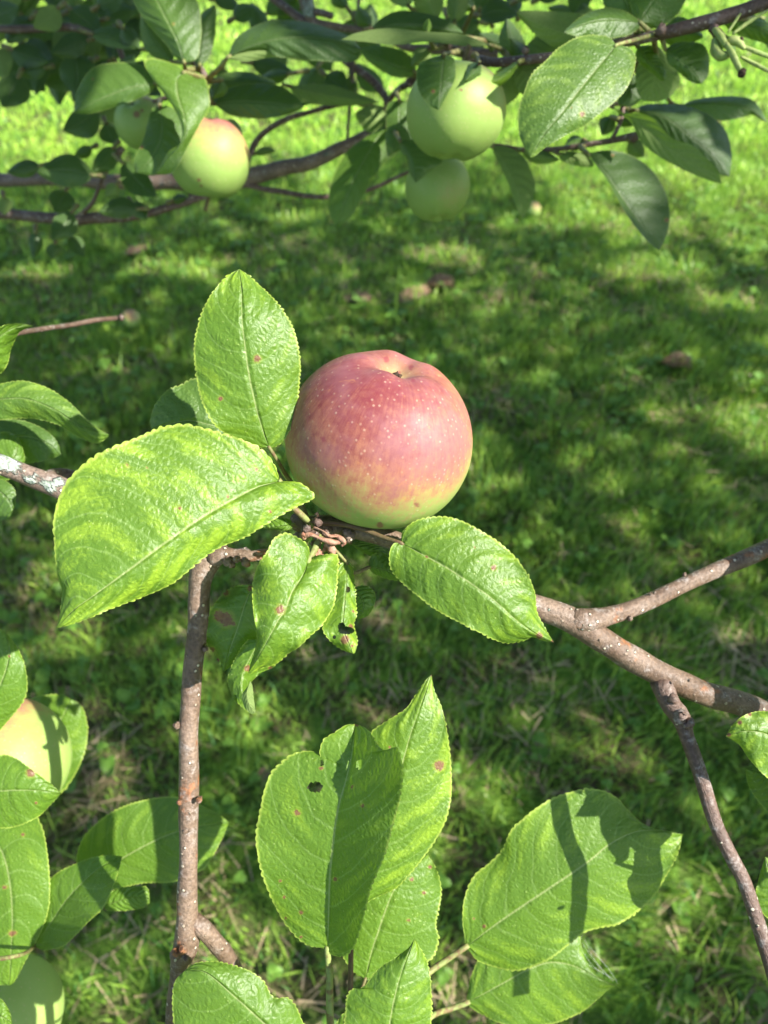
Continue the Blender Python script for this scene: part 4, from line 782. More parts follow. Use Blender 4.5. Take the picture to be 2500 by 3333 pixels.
# ------------------------------------------------------------------ upper, farther branches
u1 = thing('apple_branch', P(2490, 11, .47), 'slender brown branch entering at the top right corner above the green apples', 'branch')
bark('bark', [(2700, -60, .46, 24), (2490, 11, .47, 23), (2414, 38, .475, 22), (2305, 71, .48, 22), (2197, 98, .487, 20), (2115, 118, .495, 16), (2034, 138, .505, 15), (1900, 168, .52, 14), (1784, 188, .53, 14), (1708, 197, .54, 15), (1620, 205, .55, 14), (1560, 200, .56, 17)], u1, M_BARKD, seed=81, bumps=[(2152, 100, .478, 18), (2325, 95, .475, 16), (2330, 115, .475, 10), (1710, 165, .535, 12), (2050, 95, .50, 16), (2070, 75, .50, 12)])
u2 = thing('apple_branch', P(1257, 405, .80), 'grey lichened limb crossing behind the two upper green apples to the left edge', 'branch')
bark('bark', [(-220, 560, .86, 22), (0, 586, .85, 22), (200, 580, .84, 22), (350, 590, .835, 23), (542, 592, .83, 25), (640, 597, .825, 26), (740, 592, .82, 28), (844, 567, .82, 27), (900, 552, .81, 25), (996, 533, .81, 23), (1093, 492, .80, 21), (1190, 440, .80, 19), (1257, 405, .79, 17), (1330, 340, .78, 12), (1360, 300, .76, 10)], u2, M_BARKL, seed=83, lich=[(1060, 505, .78, 60), (1150, 460, .78, 30), (900, 560, .78, 40), (800, 575, .8, 30), (1000, 540, .79, 30)], step=.005)
bark('side_branch', [(1262, 400, .79, 11), (1262, 335, .78, 12), (1220, 270, .78, 12), (1170, 230, .78, 12), (1127, 200, .78, 12), (1060, 130, .79, 12)], u2, M_BARKD, seed=84, step=.004)
bark('side_branch', [(1255, 340, .78, 9), (1300, 290, .76, 10), (1345, 262, .74, 12), (1390, 230, .72, 12)], u2, M_BARKD, seed=85, knob=.2, bumps=[(1335, 270, .74, 14), (1350, 250, .73, 12)], step=.004)
bark('side_branch', [(800, 575, .82, 12), (805, 520, .81, 10), (835, 460, .81, 10), (874, 422, .80, 9), (940, 385, .80, 9), (1000, 368, .80, 8), (1080, 345, .80, 8), (1190, 325, .79, 7)], u2, M_BARKD, seed=86, step=.005)
bark('side_branch', [(620, 640, .83, 12), (720, 598, .82, 11), (802, 603, .82, 9), (900, 622, .82, 9), (1045, 641, .81, 8), (1190, 621, .80, 7), (1315, 567, .79, 6), (1420, 520, .78, 5)], u2, M_BARKD, seed=87, step=.005)
bark('side_branch', [(1130, 470, .80, 5), (1138, 350, .79, 5), (1147, 250, .78, 5), (1158, 120, .77, 5), (1172, -60, .76, 6)], u2, M_BARKD, seed=88, step=.005)
u3 = thing('apple_branch', P(0, 695, .80), 'dark low branch under the upper left leaves, ending behind the left hanging apple', 'branch')
bark('bark', [(-240, 680, .82, 20), (0, 694, .81, 18), (181, 711, .80, 18), (331, 711, .80, 17), (482, 693, .80, 14), (560, 672, .80, 12), (640, 648, .80, 11), (700, 628, .81, 10)], u3, M_BARKD, seed=91, step=.005)
bark('side_branch', [(250, 712, .80, 9), (300, 660, .79, 7), (325, 600, .78, 7), (350, 540, .78, 12), (375, 510, .77, 16), (400, 480, .77, 10)], u3, M_BARK, seed=92, step=.005)
u4 = thing('apple_branch', P(1000, 60, .74), 'pale grey forked branch with a cut stub at the top centre', 'branch')
bark('bark', [(960, -120, .72, 26), (990, -20, .73, 24), (1005, 30, .735, 22), (1022, 72, .74, 16), (1069, 84, .74, 13), (1120, 92, .745, 12), (1190, 100, .75, 10), (1260, 125, .75, 11), (1330, 155, .745, 12), (1400, 160, .74, 15), (1450, 160, .735, 16), (1540, 172, .73, 18), (1622, 175, .725, 17)], u4, M_BARKL, seed=94, bumps=[(1500, 160, .725, 17), (1535, 190, .722, 20), (1460, 150, .725, 14)], lich=[(1005, 20, .73, 40)], step=.004)
bark('side_branch', [(1025, 40, .735, 12), (1050, 42, .73, 11), (1078, 50, .725, 10)], u4, M_BARKD, seed=95, step=.004)
bark('side_branch', [(1010, 85, .74, 12), (970, 55, .745, 13), (920, 20, .75, 13), (850, -40, .76, 13)], u4, M_BARKD, seed=96, step=.004)
bark('side_branch', [(1535, 190, .728, 22), (1560, 230, .72, 14), (1590, 245, .72, 10)], u4, M_BARKD, seed=97, step=.004)
u5 = thing('apple_branch', P(2061, 445, .60), 'thin dark twig carrying drooping leaves right of the upper green apple', 'twig')
bark('bark', [(1540, 470, .66, 7), (1600, 474, .65, 8), (1708, 488, .64, 8), (1780, 486, .63, 8), (1844, 482, .62, 8), (1953, 466, .61, 9), (2010, 455, .605, 10), (2061, 444, .60, 12), (2110, 430, .60, 8)], u5, M_BARKD, seed=101, step=.004, bumps=[(2065, 448, .595, 15)])
bark('side_branch', [(1990, 458, .605, 6), (2010, 420, .60, 6), (2025, 380, .60, 6), (2030, 330, .60, 6)], u5, M_BARKD, seed=102, step=.004)
u0 = thing('apple_branch', P(560, 120, .62), 'shaded twig at the top left holding leaves above the two left apples', 'twig')
bark('bark', [(500, -200, .68, 16), (560, -40, .66, 13), (600, 100, .645, 11), (640, 200, .64, 11), (670, 255, .64, 10), (650, 300, .65, 9), (560, 315, .66, 8), (500, 330, .67, 7)], u0, M_BARKD, seed=105, step=.004)
bark('side_branch', [(-160, 80, .80, 14), (60, 95, .79, 12), (240, 90, .79, 12), (330, 130, .78, 9), (390, 160, .78, 9), (400, 260, .78, 7)], u0, M_BARKD, seed=106, step=.005)

apple((1483, 364, .555), 163, (-.1, -.9, -.3), 'larger pale green apple at the top centre, leaf shadow across it', blushdir=(.8, .8, .2), blush=.12, seedv=4, lobes=.03, spots=[(1500, 292, 9)])
apple((1424, 612, .67), 107, (.1, -.9, -.1), 'smaller green apple hanging below the larger pale green one', blushdir=(.3, -.5, .5), blush=-.1, seedv=5, lobes=.03, flat=.96)
apple((682, 516, .66), 129, (.1, .86, .42), 'green apple with a red blushed top hanging at the upper left', blushdir=(-.05, 1.0, .10), blush=.90, seedv=6, lobes=.03, spots=[(648, 586, 9), (655, 605, 7)], flat=.97)
apple((462, 400, .74), 86, (-.2, .5, .8), 'yellow green apple with a black scar, mostly covered by leaves at the left', blushdir=(.2, .9, .3), blush=.2, seedv=7, spots=[(445, 372, 16), (462, 360, 8)])

FK = dict(veins=7)
# --- leaves of the top right branch
leaf(u1, [(2008, 146, .455), (1947, 217, .45), (1882, 298, .445), (1828, 369, .443), (1774, 434, .445), (1725, 513, .45)],
     [(1980, 122), (1925, 114), (1871, 125), (1817, 157), (1779, 195), (1730, 244), (1703, 309), (1687, 369), (1690, 434), (1706, 477)],
     [(2050, 157), (2069, 190), (2061, 239), (2039, 288), (2001, 331), (1953, 369), (1904, 407), (1844, 439), (1779, 477), (1742, 508)],
     fold=(.005, .005), yel=.75, dark=.24, teeth=46, tooth=5, spots=[(1895, 372, 11), (1860, 350, 4)], pet=[(2060, 132, .465), (2130, 112, .486)], petr=7, brown=.1, label='large serrated leaf in front of the upper right apple')  # blade colour darkened in place of the shade the thin crown lacks
leaf(u5, [(1912, 499, .58), (1969, 560, .575), (2023, 640, .572), (2088, 731, .573), (2145, 816, .58)],
     [(1969, 490), (2023, 495), (2077, 518), (2121, 553), (2153, 597), (2175, 651), (2180, 716), (2166, 776)], [(1936, 532), (1969, 575), (2001, 629), (2034, 689), (2072, 743), (2110, 787)],
     dL=[0, .012, .015, .010, 0], dR=[0, -.004, -.008, -.004, 0], fold=(0, 0), yel=.1, dark=.45, teeth=40, tooth=3, spots=[(2170, 716, 9), (1995, 505, 6)], pet=[(1890, 480, .60), (1900, 474, .615)], label='dark drooping leaf with pale left edge')
leaf(u5, [(2067, 358, .60), (2160, 380, .595), (2240, 440, .593), (2310, 500, .595), (2373, 575, .60)],
     [(2099, 341), (2170, 338), (2240, 347), (2300, 369), (2349, 407), (2372, 450), (2382, 505), (2378, 550)], [(2110, 385), (2142, 405), (2197, 465), (2251, 498), (2316, 548), (2345, 568)],
     fold=(.012, .004), yel=.1, dark=.5, teeth=36, tooth=3, pet=[(2050, 360, .605), (2030, 340, .60)], label='dark bluish leaf at the right')
leaf(u5, [(1991, 347, .585), (2056, 385, .582), (2120, 440, .58), (2200, 500, .58), (2280, 555, .582), (2349, 597, .587)],
     [(2034, 368), (2077, 368), (2115, 380), (2142, 401), (2186, 450), (2251, 472), (2300, 515), (2335, 556)], [(2020, 372), (2056, 401), (2088, 461), (2132, 500), (2186, 532), (2251, 564), (2305, 586)],
     fold=(-.006, .004), yel=.4, under=True, teeth=36, tooth=3, pet=[(1985, 340, .585), (2028, 335, .60)], label='olive underside of a leaf at the right')
leaf(u1, [(2210, 345, .64), (2300, 335, .635), (2387, 338, .635), (2450, 360, .637), (2498, 401, .64)], [(2260, 325), (2320, 316), (2387, 313), (2446, 324), (2479, 360)], [(2260, 362), (2343, 392), (2420, 380), (2446, 372), (2480, 390)], fold=(.006, .004), yel=.2, dark=.3, teeth=30, tooth=3, res=1, pet=[(2180, 330, .64), (2150, 260, .58), (2130, 130, .50)])
leaf(u1, [(2165, 160, .50), (2200, 190, .498), (2250, 230, .497), (2285, 272, .50)], [(2197, 141), (2240, 136), (2289, 146), (2308, 190), (2304, 244)], [(2175, 205), (2202, 228), (2240, 260), (2265, 272)], fold=(.004, .004), yel=.2, dark=.25, teeth=26, tooth=6, pet=[(2155, 125, .495)], label='small rounded serrated dark leaf at the top right')
leaf(u1, [(2075, 150, .52), (2110, 200, .518), (2150, 240, .517), (2165, 262, .518)], [(2120, 150), (2150, 195), (2168, 235)], [(2070, 190), (2100, 220), (2130, 245), (2150, 262)], fold=(.004, .004), yel=.6, dark=0, teeth=20, tooth=3, res=1, pet=[(2060, 130, .505)])
leaf(u1, [(2130, 140, .545), (2135, 200, .542), (2128, 260, .542), (2110, 330, .548)], [(2170, 180), (2205, 230), (2212, 270), (2180, 315), (2140, 330)], [(2095, 180), (2070, 230), (2072, 290), (2090, 325)], fold=(.004, .004), yel=.4, under=True, teeth=24, tooth=3, res=1, pet=[(2120, 118, .50)])
leaf(u1, [(2060, 240, .57), (2050, 280, .568), (2035, 315, .568), (2020, 345, .57)], [(2100, 270), (2095, 310), (2060, 345)], [(2020, 260), (2010, 300), (2010, 330)], fold=(.004, .004), dark=.4, teeth=16, tooth=3, res=1, pet=[(2080, 180, .55)])
# leaves at the top right edge
gleaf(u1, (2085, 75, .49), (1835, 105, .48), 62, 38, -.10, fold=(.003, .008), dark=.25, yel=.3, res=2, teeth=30, pet=[(2110, 100, .495)])
gleaf(u1, (2075, 85, .50), (2260, -130, .49), 85, 90, .06, dark=.15, yel=.4, res=1, teeth=30, pet=[(2090, 112, .498)])
gleaf(u1, (2060, 70, .51), (1990, -120, .50), 70, 80, .0, dark=.3, yel=.2, res=1, teeth=26, pet=[(2070, 110, .50)])
gleaf(u1, (2150, 120, .53), (2290, 120, .52), 55, 40, .08, dark=.15, yel=.4, res=1, teeth=26, pet=[(2140, 110, .495)])
gleaf(u1, (2350, 60, .50), (2560, 150, .49), 35, 45, .08, dark=.1, yel=.7, res=1, teeth=26, pet=[(2330, 75, .482)])
gleaf(u1, (2480, 60, .52), (2640, 260, .51), 60, 60, .06, dark=.2, yel=.4, res=1, teeth=26, pet=[(2400, 60, .48)])
gleaf(u1, (2040, 110, .54), (1680, 40, .52), 62, 72, .10, yel=.5, under=True, res=1, teeth=34, pet=[(2080, 120, .50)])
gleaf(u1, (1900, 110, .56), (1690, 190, .55), 55, 75, .06, yel=.4, under=True, res=1, teeth=30, pet=[(1960, 150, .515)])
gleaf(u1, (1700, 200, .57), (1560, 370, .565), 60, 45, .0, yel=.4, dark=.1, under=True, res=1, teeth=26, pet=[(1720, 190, .54)])
gleaf(u1, (1690, 205, .555), (1760, 350, .55), 60, 50, .05, yel=.4, under=True, res=1, teeth=26, pet=[(1700, 196, .54)])
gleaf(u1, (1690, 200, .53), (1500, 260, .525), 22, 20, .18, yel=.8, res=1, teeth=20, pet=[(1705, 195, .54)])
gleaf(u1, (1700, 190, .57), (1650, 60, .57), 40, 40, .1, dark=.4, res=1, teeth=20, pet=[(1712, 196, .54)])
gleaf(u1, (1745, 200, .56), (1660, 120, .56), 30, 26, .1, dark=.4, res=1, teeth=20, pet=[(1730, 196, .54)])
# hanging fruitlets and stipules
bt = thing('fruitlet_cluster', P(2345, 120, .47), 'withered green fruitlets and buds hanging from the top right branch', 'bud')
for k, (q, r) in enumerate([([(2325, 95, .472), (2345, 120, .468), (2362, 150, .465)], 12), ([(2362, 140, .465), (2385, 180, .463), (2405, 220, .462), (2418, 236, .463)], 10), ([(2330, 130, .472), (2328, 160, .47), (2345, 182, .468), (2375, 178, .467)], 18), ([(2370, 130, .468), (2400, 135, .466), (2425, 160, .465)], 14), ([(2395, 140, .466), (2430, 155, .465), (2470, 172, .464), (2520, 190, .464)], 7), ([(2410, 185, .466), (2450, 205, .465), (2520, 240, .464)], 7), ([(2385, 110, .468), (2440, 70, .467), (2520, 20, .466)], 6), ([(2370, 105, .468), (2400, 60, .469), (2410, 45, .472)], 5)]):
    a = np.array(q, float); qq = crom(a, 16); rr = r * K * qq[:, 2] * np.sin(np.linspace(.5, 2.7, 16)) ** .6
    v, f, u = tube_world(PA(qq), rr, 9, k, .2); finish('bud' if k < 4 else 'bud_stalk', v, f, M_BUD, bt, loc=P(*q[0]), uv=u)
v, f, u = join([blob(P(2416, 238, .462), 14 * K * .462, 1), blob(P(2412, 130, .465), 9 * K * .465, 2)]); finish('dried_tip', v, f, M_CALYX, bt, uv=u)
gleaf(u1, (2345, 110, .475), (2385, 205, .470), 22, 16, .1, dark=.05, yel=.5, res=1, teeth=10, fold=(.004, -.004), pet=[(2335, 95, .474)])
gleaf(u1, (2360, 120, .476), (2330, 195, .470), 16, 20, -.1, dark=.1, yel=.5, res=1, teeth=10, fold=(.004, -.004), under=True, pet=[(2335, 95, .476)])
# --- drooping leaves in the middle
leaf(u5, [(1600, 474, .63), (1640, 530, .625), (1675, 600, .622), (1695, 660, .622), (1700, 716, .625)], [(1650, 478), (1700, 506), (1725, 550), (1741, 610), (1725, 672)], [(1608, 500), (1633, 550), (1660, 610), (1680, 670)], fold=(.004, .002), yel=.4, under=True, teeth=30, tooth=3, res=1, pet=[(1590, 472, .645)], label='olive leaf hanging from the thin twig beside the small green apple')
leaf(u5, [(1817, 500, .62), (1860, 515, .617), (1900, 525, .617), (1935, 540, .62)], [(1850, 492), (1900, 500), (1925, 520)], [(1830, 525), (1870, 538), (1910, 545)], fold=(.003, .003), yel=.4, under=True, teeth=20, tooth=3, res=1, pet=[(1800, 488, .63)])
gleaf(u5, (1700, 490, .63), (1820, 520, .62), 20, 30, .0, under=True, yel=.4, res=1, teeth=20, pet=[(1690, 487, .64)])
gleaf(u5, (1900, 455, .62), (1835, 480, .62), 25, 25, .0, dark=.3, res=1, teeth=16, pet=[(1915, 470, .615)])
gleaf(u5, (1990, 380, .62), (1960, 440, .62), 28, 28, .0, dark=.4, res=1, teeth=16, pet=[(2015, 390, .60)])
gleaf(u5, (2050, 460, .60), (2095, 510, .60), 28, 32, .0, dark=.1, yel=.3, under=True, res=1, teeth=16, pet=[(2045, 450, .60)])
gleaf(u5, (2020, 365, .62), (2060, 410, .62), 28, 32, .0, dark=.3, res=1, teeth=16, pet=[(2028, 350, .60)])
# --- leaves over and between the two green apples
leaf(u4, [(1445, 178, .520), (1440, 240, .512), (1435, 300, .508), (1428, 359, .509)], [(1400, 190), (1365, 210), (1356, 250), (1366, 300), (1395, 340)], [(1478, 193), (1482, 251), (1460, 300), (1442, 335)], fold=(.004, .004), dark=.35, yel=.1, teeth=26, tooth=3, spots=[(1410, 297, 8)], pet=[(1470, 172, .60), (1500, 165, .70)], label='dark leaf lying over the larger pale green apple')
gleaf(u4, (1560, 205, .520), (1515, 262, .512), 25, 22, .0, dark=.35, res=1, teeth=16, pet=[(1550, 180, .60), (1540, 180, .71)])
leaf(u2, [(1300, 455, .62), (1325, 500, .618), (1340, 545, .618), (1353, 595, .62)], [(1365, 455), (1400, 475), (1440, 522), (1415, 545), (1385, 570)], [(1305, 490), (1325, 520), (1332, 560)], fold=(.003, .003), dark=.35, teeth=22, tooth=2, res=1, pet=[(1280, 420, .68), (1262, 400, .77)], label='dark pointed leaf between the two upper green apples')
leaf(u2, [(1300, 325, .66), (1300, 380, .658), (1295, 440, .658), (1262, 510, .66)], [(1340, 340), (1360, 400), (1355, 450), (1310, 485)], [(1262, 340), (1258, 410), (1255, 470)], fold=(.004, .004), dark=.3, teeth=22, tooth=2, res=1, pet=[(1290, 300, .72), (1300, 290, .755)])
leaf(u2, [(1262, 405, .70), (1215, 470, .695), (1165, 560, .692), (1125, 650, .694), (1098, 735, .70)], [(1220, 430), (1189, 448), (1131, 492), (1093, 555), (1074, 617), (1069, 675), (1080, 715)], [(1320, 450), (1310, 482), (1257, 526), (1209, 588), (1175, 651), (1141, 709)], fold=(.006, .005), dark=.12, yel=.35, teeth=36, tooth=3, pet=[(1262, 385, .76)], label='long hanging dark green leaf left of the two green apples')
gleaf(u2, (1262, 395, .72), (1155, 370, .71), 50, 42, .0, yel=.4, under=True, res=1, teeth=20, pet=[(1262, 385, .77)])
leaf(u2, [(939, 280, .72), (1021, 300, .715), (1120, 318, .715), (1238, 334, .72)], [(1021, 274), (1080, 280), (1141, 297), (1200, 318)], [(960, 310), (996, 335), (1080, 342), (1160, 342)], fold=(.004, .004), yel=.4, under=True, res=1, teeth=26, pet=[(1262, 360, .76)])
leaf(u2, [(1353, 235, .70), (1290, 215, .695), (1230, 190, .695), (1170, 160, .70)], [(1350, 200), (1310, 165), (1240, 150), (1200, 150)], [(1330, 252), (1280, 248), (1230, 222), (1190, 190)], fold=(.004, .004), dark=.2, yel=.5, teeth=24, res=1, pet=[(1345, 250, .74)])
gleaf(u4, (1400, 160, .66), (1340, 215, .655), 26, 30, .0, yel=.4, under=True, res=1, teeth=16, pet=[(1440, 150, .72)])
leaf(u4, [(1600, 148, .56), (1500, 128, .555), (1382, 120, .552), (1262, 112, .552), (1180, 115, .555), (1112, 129, .56)], [(1503, 112), (1382, 103), (1262, 92), (1165, 106), (1130, 120)], [(1520, 150), (1450, 142), (1382, 136), (1286, 146), (1190, 136)], fold=(.004, -.002), yel=.6, under=True, teeth=40, tooth=2, res=1, pet=[(1640, 165, .57), (1660, 190, .56)], label='long thin olive leaf seen edge on at the top centre')
leaf(u4, [(1200, 96, .60), (1300, 80, .595), (1400, 85, .595), (1510, 108, .60)], [(1247, 56), (1295, 36), (1358, 38), (1430, 56), (1479, 80)], [(1250, 112), (1330, 120), (1420, 122), (1480, 118)], fold=(.004, .008), dark=.45, yel=.1, teeth=30, tooth=2, res=1, pet=[(1560, 130, .62), (1600, 160, .70)])
gleaf(u4, (1390, 110, .58), (1395, 60, .575), 14, 12, .0, yel=.3, res=1, teeth=10, pet=[(1410, 150, .65), (1430, 155, .72)])
gleaf(u4, (1330, 20, .60), (1260, -120, .60), 50, 50, .0, yel=.4, under=True, res=1, teeth=20, pet=[(1380, 60, .66), (1430, 130, .72)])
gleaf(u4, (1420, 60, .62), (1360, -70, .61), 48, 48, .0, yel=.4, under=True, res=1, teeth=20, pet=[(1430, 110, .68), (1440, 145, .73)])
gleaf(u4, (1480, 70, .62), (1500, -60, .61), 34, 34, .0, yel=.4, under=True, res=1, teeth=20, pet=[(1470, 120, .70), (1450, 150, .73)])
gleaf(u4, (1540, 30, .63), (1440, -50, .61), 36, 34, .0, dark=.4, res=1, teeth=20, pet=[(1500, 120, .70)])
gleaf(u4, (1640, 150, .63), (1560, 110, .62), 26, 24, .0, dark=.4, res=1, teeth=16, pet=[(1640, 172, .72)])
gleaf(u4, (1205, 85, .74), (1165, 20, .74), 26, 26, .1, dark=.3, res=1, teeth=14, pet=[(1200, 100, .75)])
gleaf(u4, (1130, 25, .75), (1080, -40, .75), 24, 24, .1, dark=.3, res=1, teeth=14, pet=[(1180, 90, .75)])
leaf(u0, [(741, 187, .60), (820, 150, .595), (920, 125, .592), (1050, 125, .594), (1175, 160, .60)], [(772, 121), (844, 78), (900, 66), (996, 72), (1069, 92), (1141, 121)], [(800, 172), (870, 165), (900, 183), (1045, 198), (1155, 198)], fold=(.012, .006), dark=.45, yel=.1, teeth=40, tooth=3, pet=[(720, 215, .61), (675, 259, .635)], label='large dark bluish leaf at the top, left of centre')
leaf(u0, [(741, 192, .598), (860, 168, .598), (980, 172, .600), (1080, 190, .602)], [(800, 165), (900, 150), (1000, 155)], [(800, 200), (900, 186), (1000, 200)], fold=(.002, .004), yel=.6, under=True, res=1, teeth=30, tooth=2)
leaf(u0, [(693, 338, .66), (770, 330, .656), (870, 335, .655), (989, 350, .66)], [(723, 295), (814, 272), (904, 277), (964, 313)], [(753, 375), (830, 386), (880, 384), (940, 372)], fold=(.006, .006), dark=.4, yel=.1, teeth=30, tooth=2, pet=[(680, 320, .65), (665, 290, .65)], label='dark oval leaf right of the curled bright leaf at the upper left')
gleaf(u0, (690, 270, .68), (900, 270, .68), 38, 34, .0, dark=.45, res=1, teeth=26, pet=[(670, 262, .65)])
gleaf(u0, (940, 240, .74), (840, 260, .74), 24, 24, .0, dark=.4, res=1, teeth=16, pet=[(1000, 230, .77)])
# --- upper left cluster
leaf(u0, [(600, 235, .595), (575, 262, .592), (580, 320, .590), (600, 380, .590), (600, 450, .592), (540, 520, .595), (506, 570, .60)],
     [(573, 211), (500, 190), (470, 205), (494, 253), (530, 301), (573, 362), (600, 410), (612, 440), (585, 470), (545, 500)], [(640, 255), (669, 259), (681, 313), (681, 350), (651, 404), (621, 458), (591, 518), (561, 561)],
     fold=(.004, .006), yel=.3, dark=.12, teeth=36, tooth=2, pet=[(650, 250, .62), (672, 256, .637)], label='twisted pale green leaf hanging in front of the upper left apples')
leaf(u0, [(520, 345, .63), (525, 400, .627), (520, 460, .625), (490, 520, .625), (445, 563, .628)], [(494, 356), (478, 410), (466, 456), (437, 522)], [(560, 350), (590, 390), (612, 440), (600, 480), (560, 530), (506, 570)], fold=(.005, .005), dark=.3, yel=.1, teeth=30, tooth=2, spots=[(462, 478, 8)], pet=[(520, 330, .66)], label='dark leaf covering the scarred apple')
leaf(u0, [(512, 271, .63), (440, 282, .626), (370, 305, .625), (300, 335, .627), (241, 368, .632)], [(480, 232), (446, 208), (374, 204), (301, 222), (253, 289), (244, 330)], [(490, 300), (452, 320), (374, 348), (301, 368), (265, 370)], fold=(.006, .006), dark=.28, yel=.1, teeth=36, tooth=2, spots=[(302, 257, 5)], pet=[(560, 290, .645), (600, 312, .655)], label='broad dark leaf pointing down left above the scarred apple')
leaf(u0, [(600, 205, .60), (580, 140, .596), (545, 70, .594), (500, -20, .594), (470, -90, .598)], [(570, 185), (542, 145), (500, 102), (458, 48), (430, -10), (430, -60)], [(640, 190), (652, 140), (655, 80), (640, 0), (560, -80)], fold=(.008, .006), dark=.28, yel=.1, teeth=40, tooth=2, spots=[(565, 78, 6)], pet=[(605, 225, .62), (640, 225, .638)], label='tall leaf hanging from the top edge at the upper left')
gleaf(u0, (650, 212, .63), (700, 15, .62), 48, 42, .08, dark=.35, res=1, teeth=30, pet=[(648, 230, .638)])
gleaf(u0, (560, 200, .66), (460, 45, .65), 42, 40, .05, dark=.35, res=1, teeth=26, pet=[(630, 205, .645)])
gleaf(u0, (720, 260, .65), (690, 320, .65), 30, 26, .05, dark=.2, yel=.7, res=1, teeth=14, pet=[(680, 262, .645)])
FG = 'small dark shaded leaves'
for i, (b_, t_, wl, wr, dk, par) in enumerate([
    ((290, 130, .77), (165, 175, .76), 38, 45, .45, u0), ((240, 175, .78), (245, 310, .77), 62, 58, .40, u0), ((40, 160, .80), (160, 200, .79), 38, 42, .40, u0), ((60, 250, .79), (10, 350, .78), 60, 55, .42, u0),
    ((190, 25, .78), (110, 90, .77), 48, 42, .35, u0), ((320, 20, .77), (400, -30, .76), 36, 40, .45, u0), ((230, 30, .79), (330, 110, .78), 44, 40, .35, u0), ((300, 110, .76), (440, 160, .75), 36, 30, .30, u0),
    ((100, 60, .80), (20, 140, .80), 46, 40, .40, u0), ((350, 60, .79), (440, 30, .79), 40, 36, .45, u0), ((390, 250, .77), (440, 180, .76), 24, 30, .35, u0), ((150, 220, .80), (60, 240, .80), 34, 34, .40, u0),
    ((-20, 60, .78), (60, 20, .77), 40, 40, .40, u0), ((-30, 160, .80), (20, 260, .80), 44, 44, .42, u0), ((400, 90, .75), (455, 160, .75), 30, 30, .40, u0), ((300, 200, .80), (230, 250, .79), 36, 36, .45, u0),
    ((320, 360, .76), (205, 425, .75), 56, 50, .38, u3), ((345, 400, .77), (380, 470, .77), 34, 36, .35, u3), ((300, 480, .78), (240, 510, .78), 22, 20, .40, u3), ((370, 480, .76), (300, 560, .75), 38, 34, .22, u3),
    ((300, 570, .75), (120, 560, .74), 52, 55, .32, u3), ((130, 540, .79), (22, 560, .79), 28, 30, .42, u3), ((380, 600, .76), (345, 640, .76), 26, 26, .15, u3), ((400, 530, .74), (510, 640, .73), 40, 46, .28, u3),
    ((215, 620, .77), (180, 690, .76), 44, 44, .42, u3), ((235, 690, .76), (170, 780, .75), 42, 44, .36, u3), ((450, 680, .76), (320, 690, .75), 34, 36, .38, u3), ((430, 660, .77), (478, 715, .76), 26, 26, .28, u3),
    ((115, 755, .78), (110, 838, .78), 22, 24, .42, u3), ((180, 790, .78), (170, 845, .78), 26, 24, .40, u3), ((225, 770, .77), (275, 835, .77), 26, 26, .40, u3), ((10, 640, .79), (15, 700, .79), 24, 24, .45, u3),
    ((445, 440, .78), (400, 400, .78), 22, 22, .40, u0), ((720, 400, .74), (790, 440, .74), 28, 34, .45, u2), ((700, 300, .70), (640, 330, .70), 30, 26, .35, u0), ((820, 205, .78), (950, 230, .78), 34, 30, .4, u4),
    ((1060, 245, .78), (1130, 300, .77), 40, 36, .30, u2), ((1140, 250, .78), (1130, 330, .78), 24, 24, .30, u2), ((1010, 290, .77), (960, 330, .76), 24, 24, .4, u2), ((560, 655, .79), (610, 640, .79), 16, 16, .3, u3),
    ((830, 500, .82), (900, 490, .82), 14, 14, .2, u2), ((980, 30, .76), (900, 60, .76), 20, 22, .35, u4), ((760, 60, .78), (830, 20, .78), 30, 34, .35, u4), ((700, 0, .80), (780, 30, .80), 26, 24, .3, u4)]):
    gleaf(par, b_, t_, wl * 1.08, wr, .07 * math.sin(i * 2.1), fold=(.005, .001 + .004 * math.sin(i)), dark=min(.6, dk + .12), yel=.1, res=0, teeth=8, tooth=0, under=(i % 9 == 4), pet=[(b_[0] + (b_[0] - t_[0]) * .25, b_[1] + (b_[1] - t_[1]) * .25, b_[2] + .006)])  # raised darkness puts deep shade into the colour of these far leaves

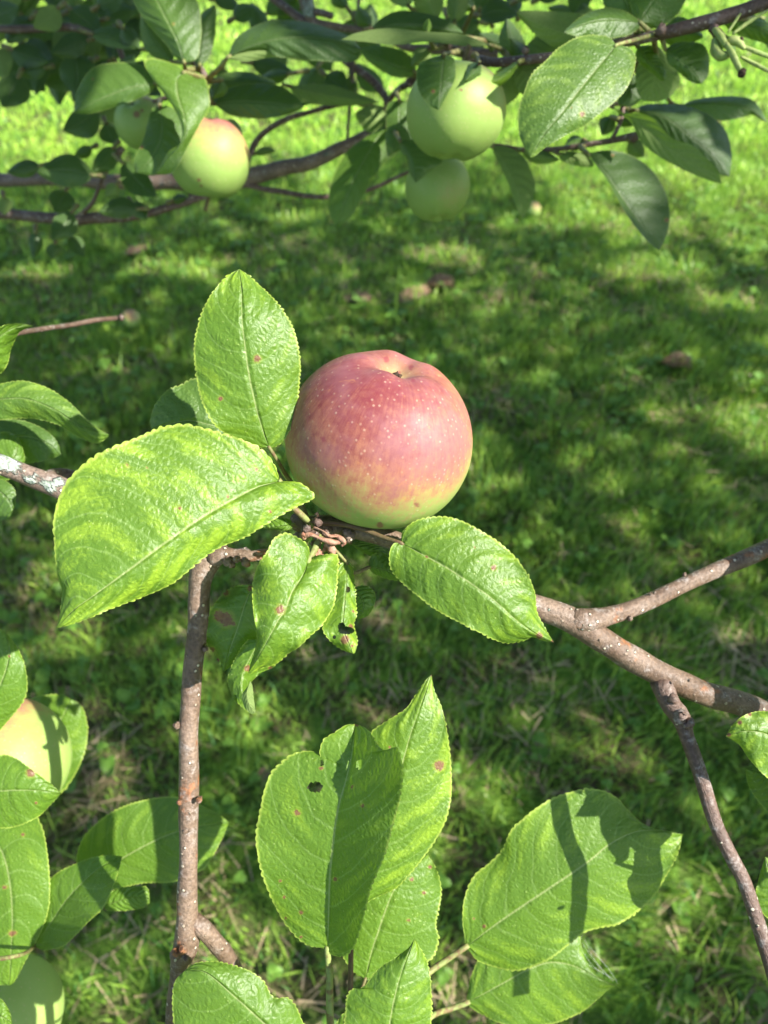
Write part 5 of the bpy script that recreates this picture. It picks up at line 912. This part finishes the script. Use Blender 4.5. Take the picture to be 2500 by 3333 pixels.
g = np.random.default_rng(77)
for i in range(115):      # further leaves massed behind the front ones, shade painted into their colour
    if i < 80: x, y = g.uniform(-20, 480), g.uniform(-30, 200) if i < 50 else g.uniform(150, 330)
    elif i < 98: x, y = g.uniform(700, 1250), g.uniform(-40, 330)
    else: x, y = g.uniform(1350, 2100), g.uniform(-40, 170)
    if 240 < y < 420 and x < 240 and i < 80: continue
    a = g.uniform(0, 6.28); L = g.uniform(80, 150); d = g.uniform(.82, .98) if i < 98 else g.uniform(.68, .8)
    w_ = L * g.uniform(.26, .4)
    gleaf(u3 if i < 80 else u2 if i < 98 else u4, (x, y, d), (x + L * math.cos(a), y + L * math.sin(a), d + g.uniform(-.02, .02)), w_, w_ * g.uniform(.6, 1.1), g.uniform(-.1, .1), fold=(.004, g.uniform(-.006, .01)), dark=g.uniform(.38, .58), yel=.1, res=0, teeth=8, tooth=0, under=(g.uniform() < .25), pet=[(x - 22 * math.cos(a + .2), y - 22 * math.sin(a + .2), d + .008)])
# fallen apples on the lawn
def ground_apple(px, py, r, label, blush, ax):
    q = GND(px, py); d = (q - CAM) @ FWD; s = (r / (K * d))
    apple((px, py - s * .6, d * .985), s, ax, label, blushdir=(.2, .5, .8), blush=blush, stem=False, seedv=px, group='fallen apples on the lawn')
ground_apple(428, 1055, .027, 'small yellow fallen apple on the grass at the tip of the thin left twig', .45, (.5, .3, .5))
ground_apple(1735, 698, .028, 'pale pink fallen apple on the grass beside the hanging olive leaf tip', .3, (-.5, .3, .5))
# spider silk at the lower right leaf
wb = []
g = np.random.default_rng(3)
for k in range(6):
    a = P(1895 + 8 * k * (k % 2), 3045 + 12 * k, .43); b_ = P(1990 + 4 * k, 3195 + g.uniform(-12, 8), .431); m_ = (a + b_) / 2 + np.array([.004 * g.normal(), 0, .002 * g.normal()])
    wb.append(tube_world(crom([a, m_, b_], 8), np.full(8, .000022), 4, k))
v, f, u = join(wb); tag(finish('spider_web', v, f, M_WEB, None, uv=u), 'wisp of spider silk stretched over the curled lower right leaf', 'web')
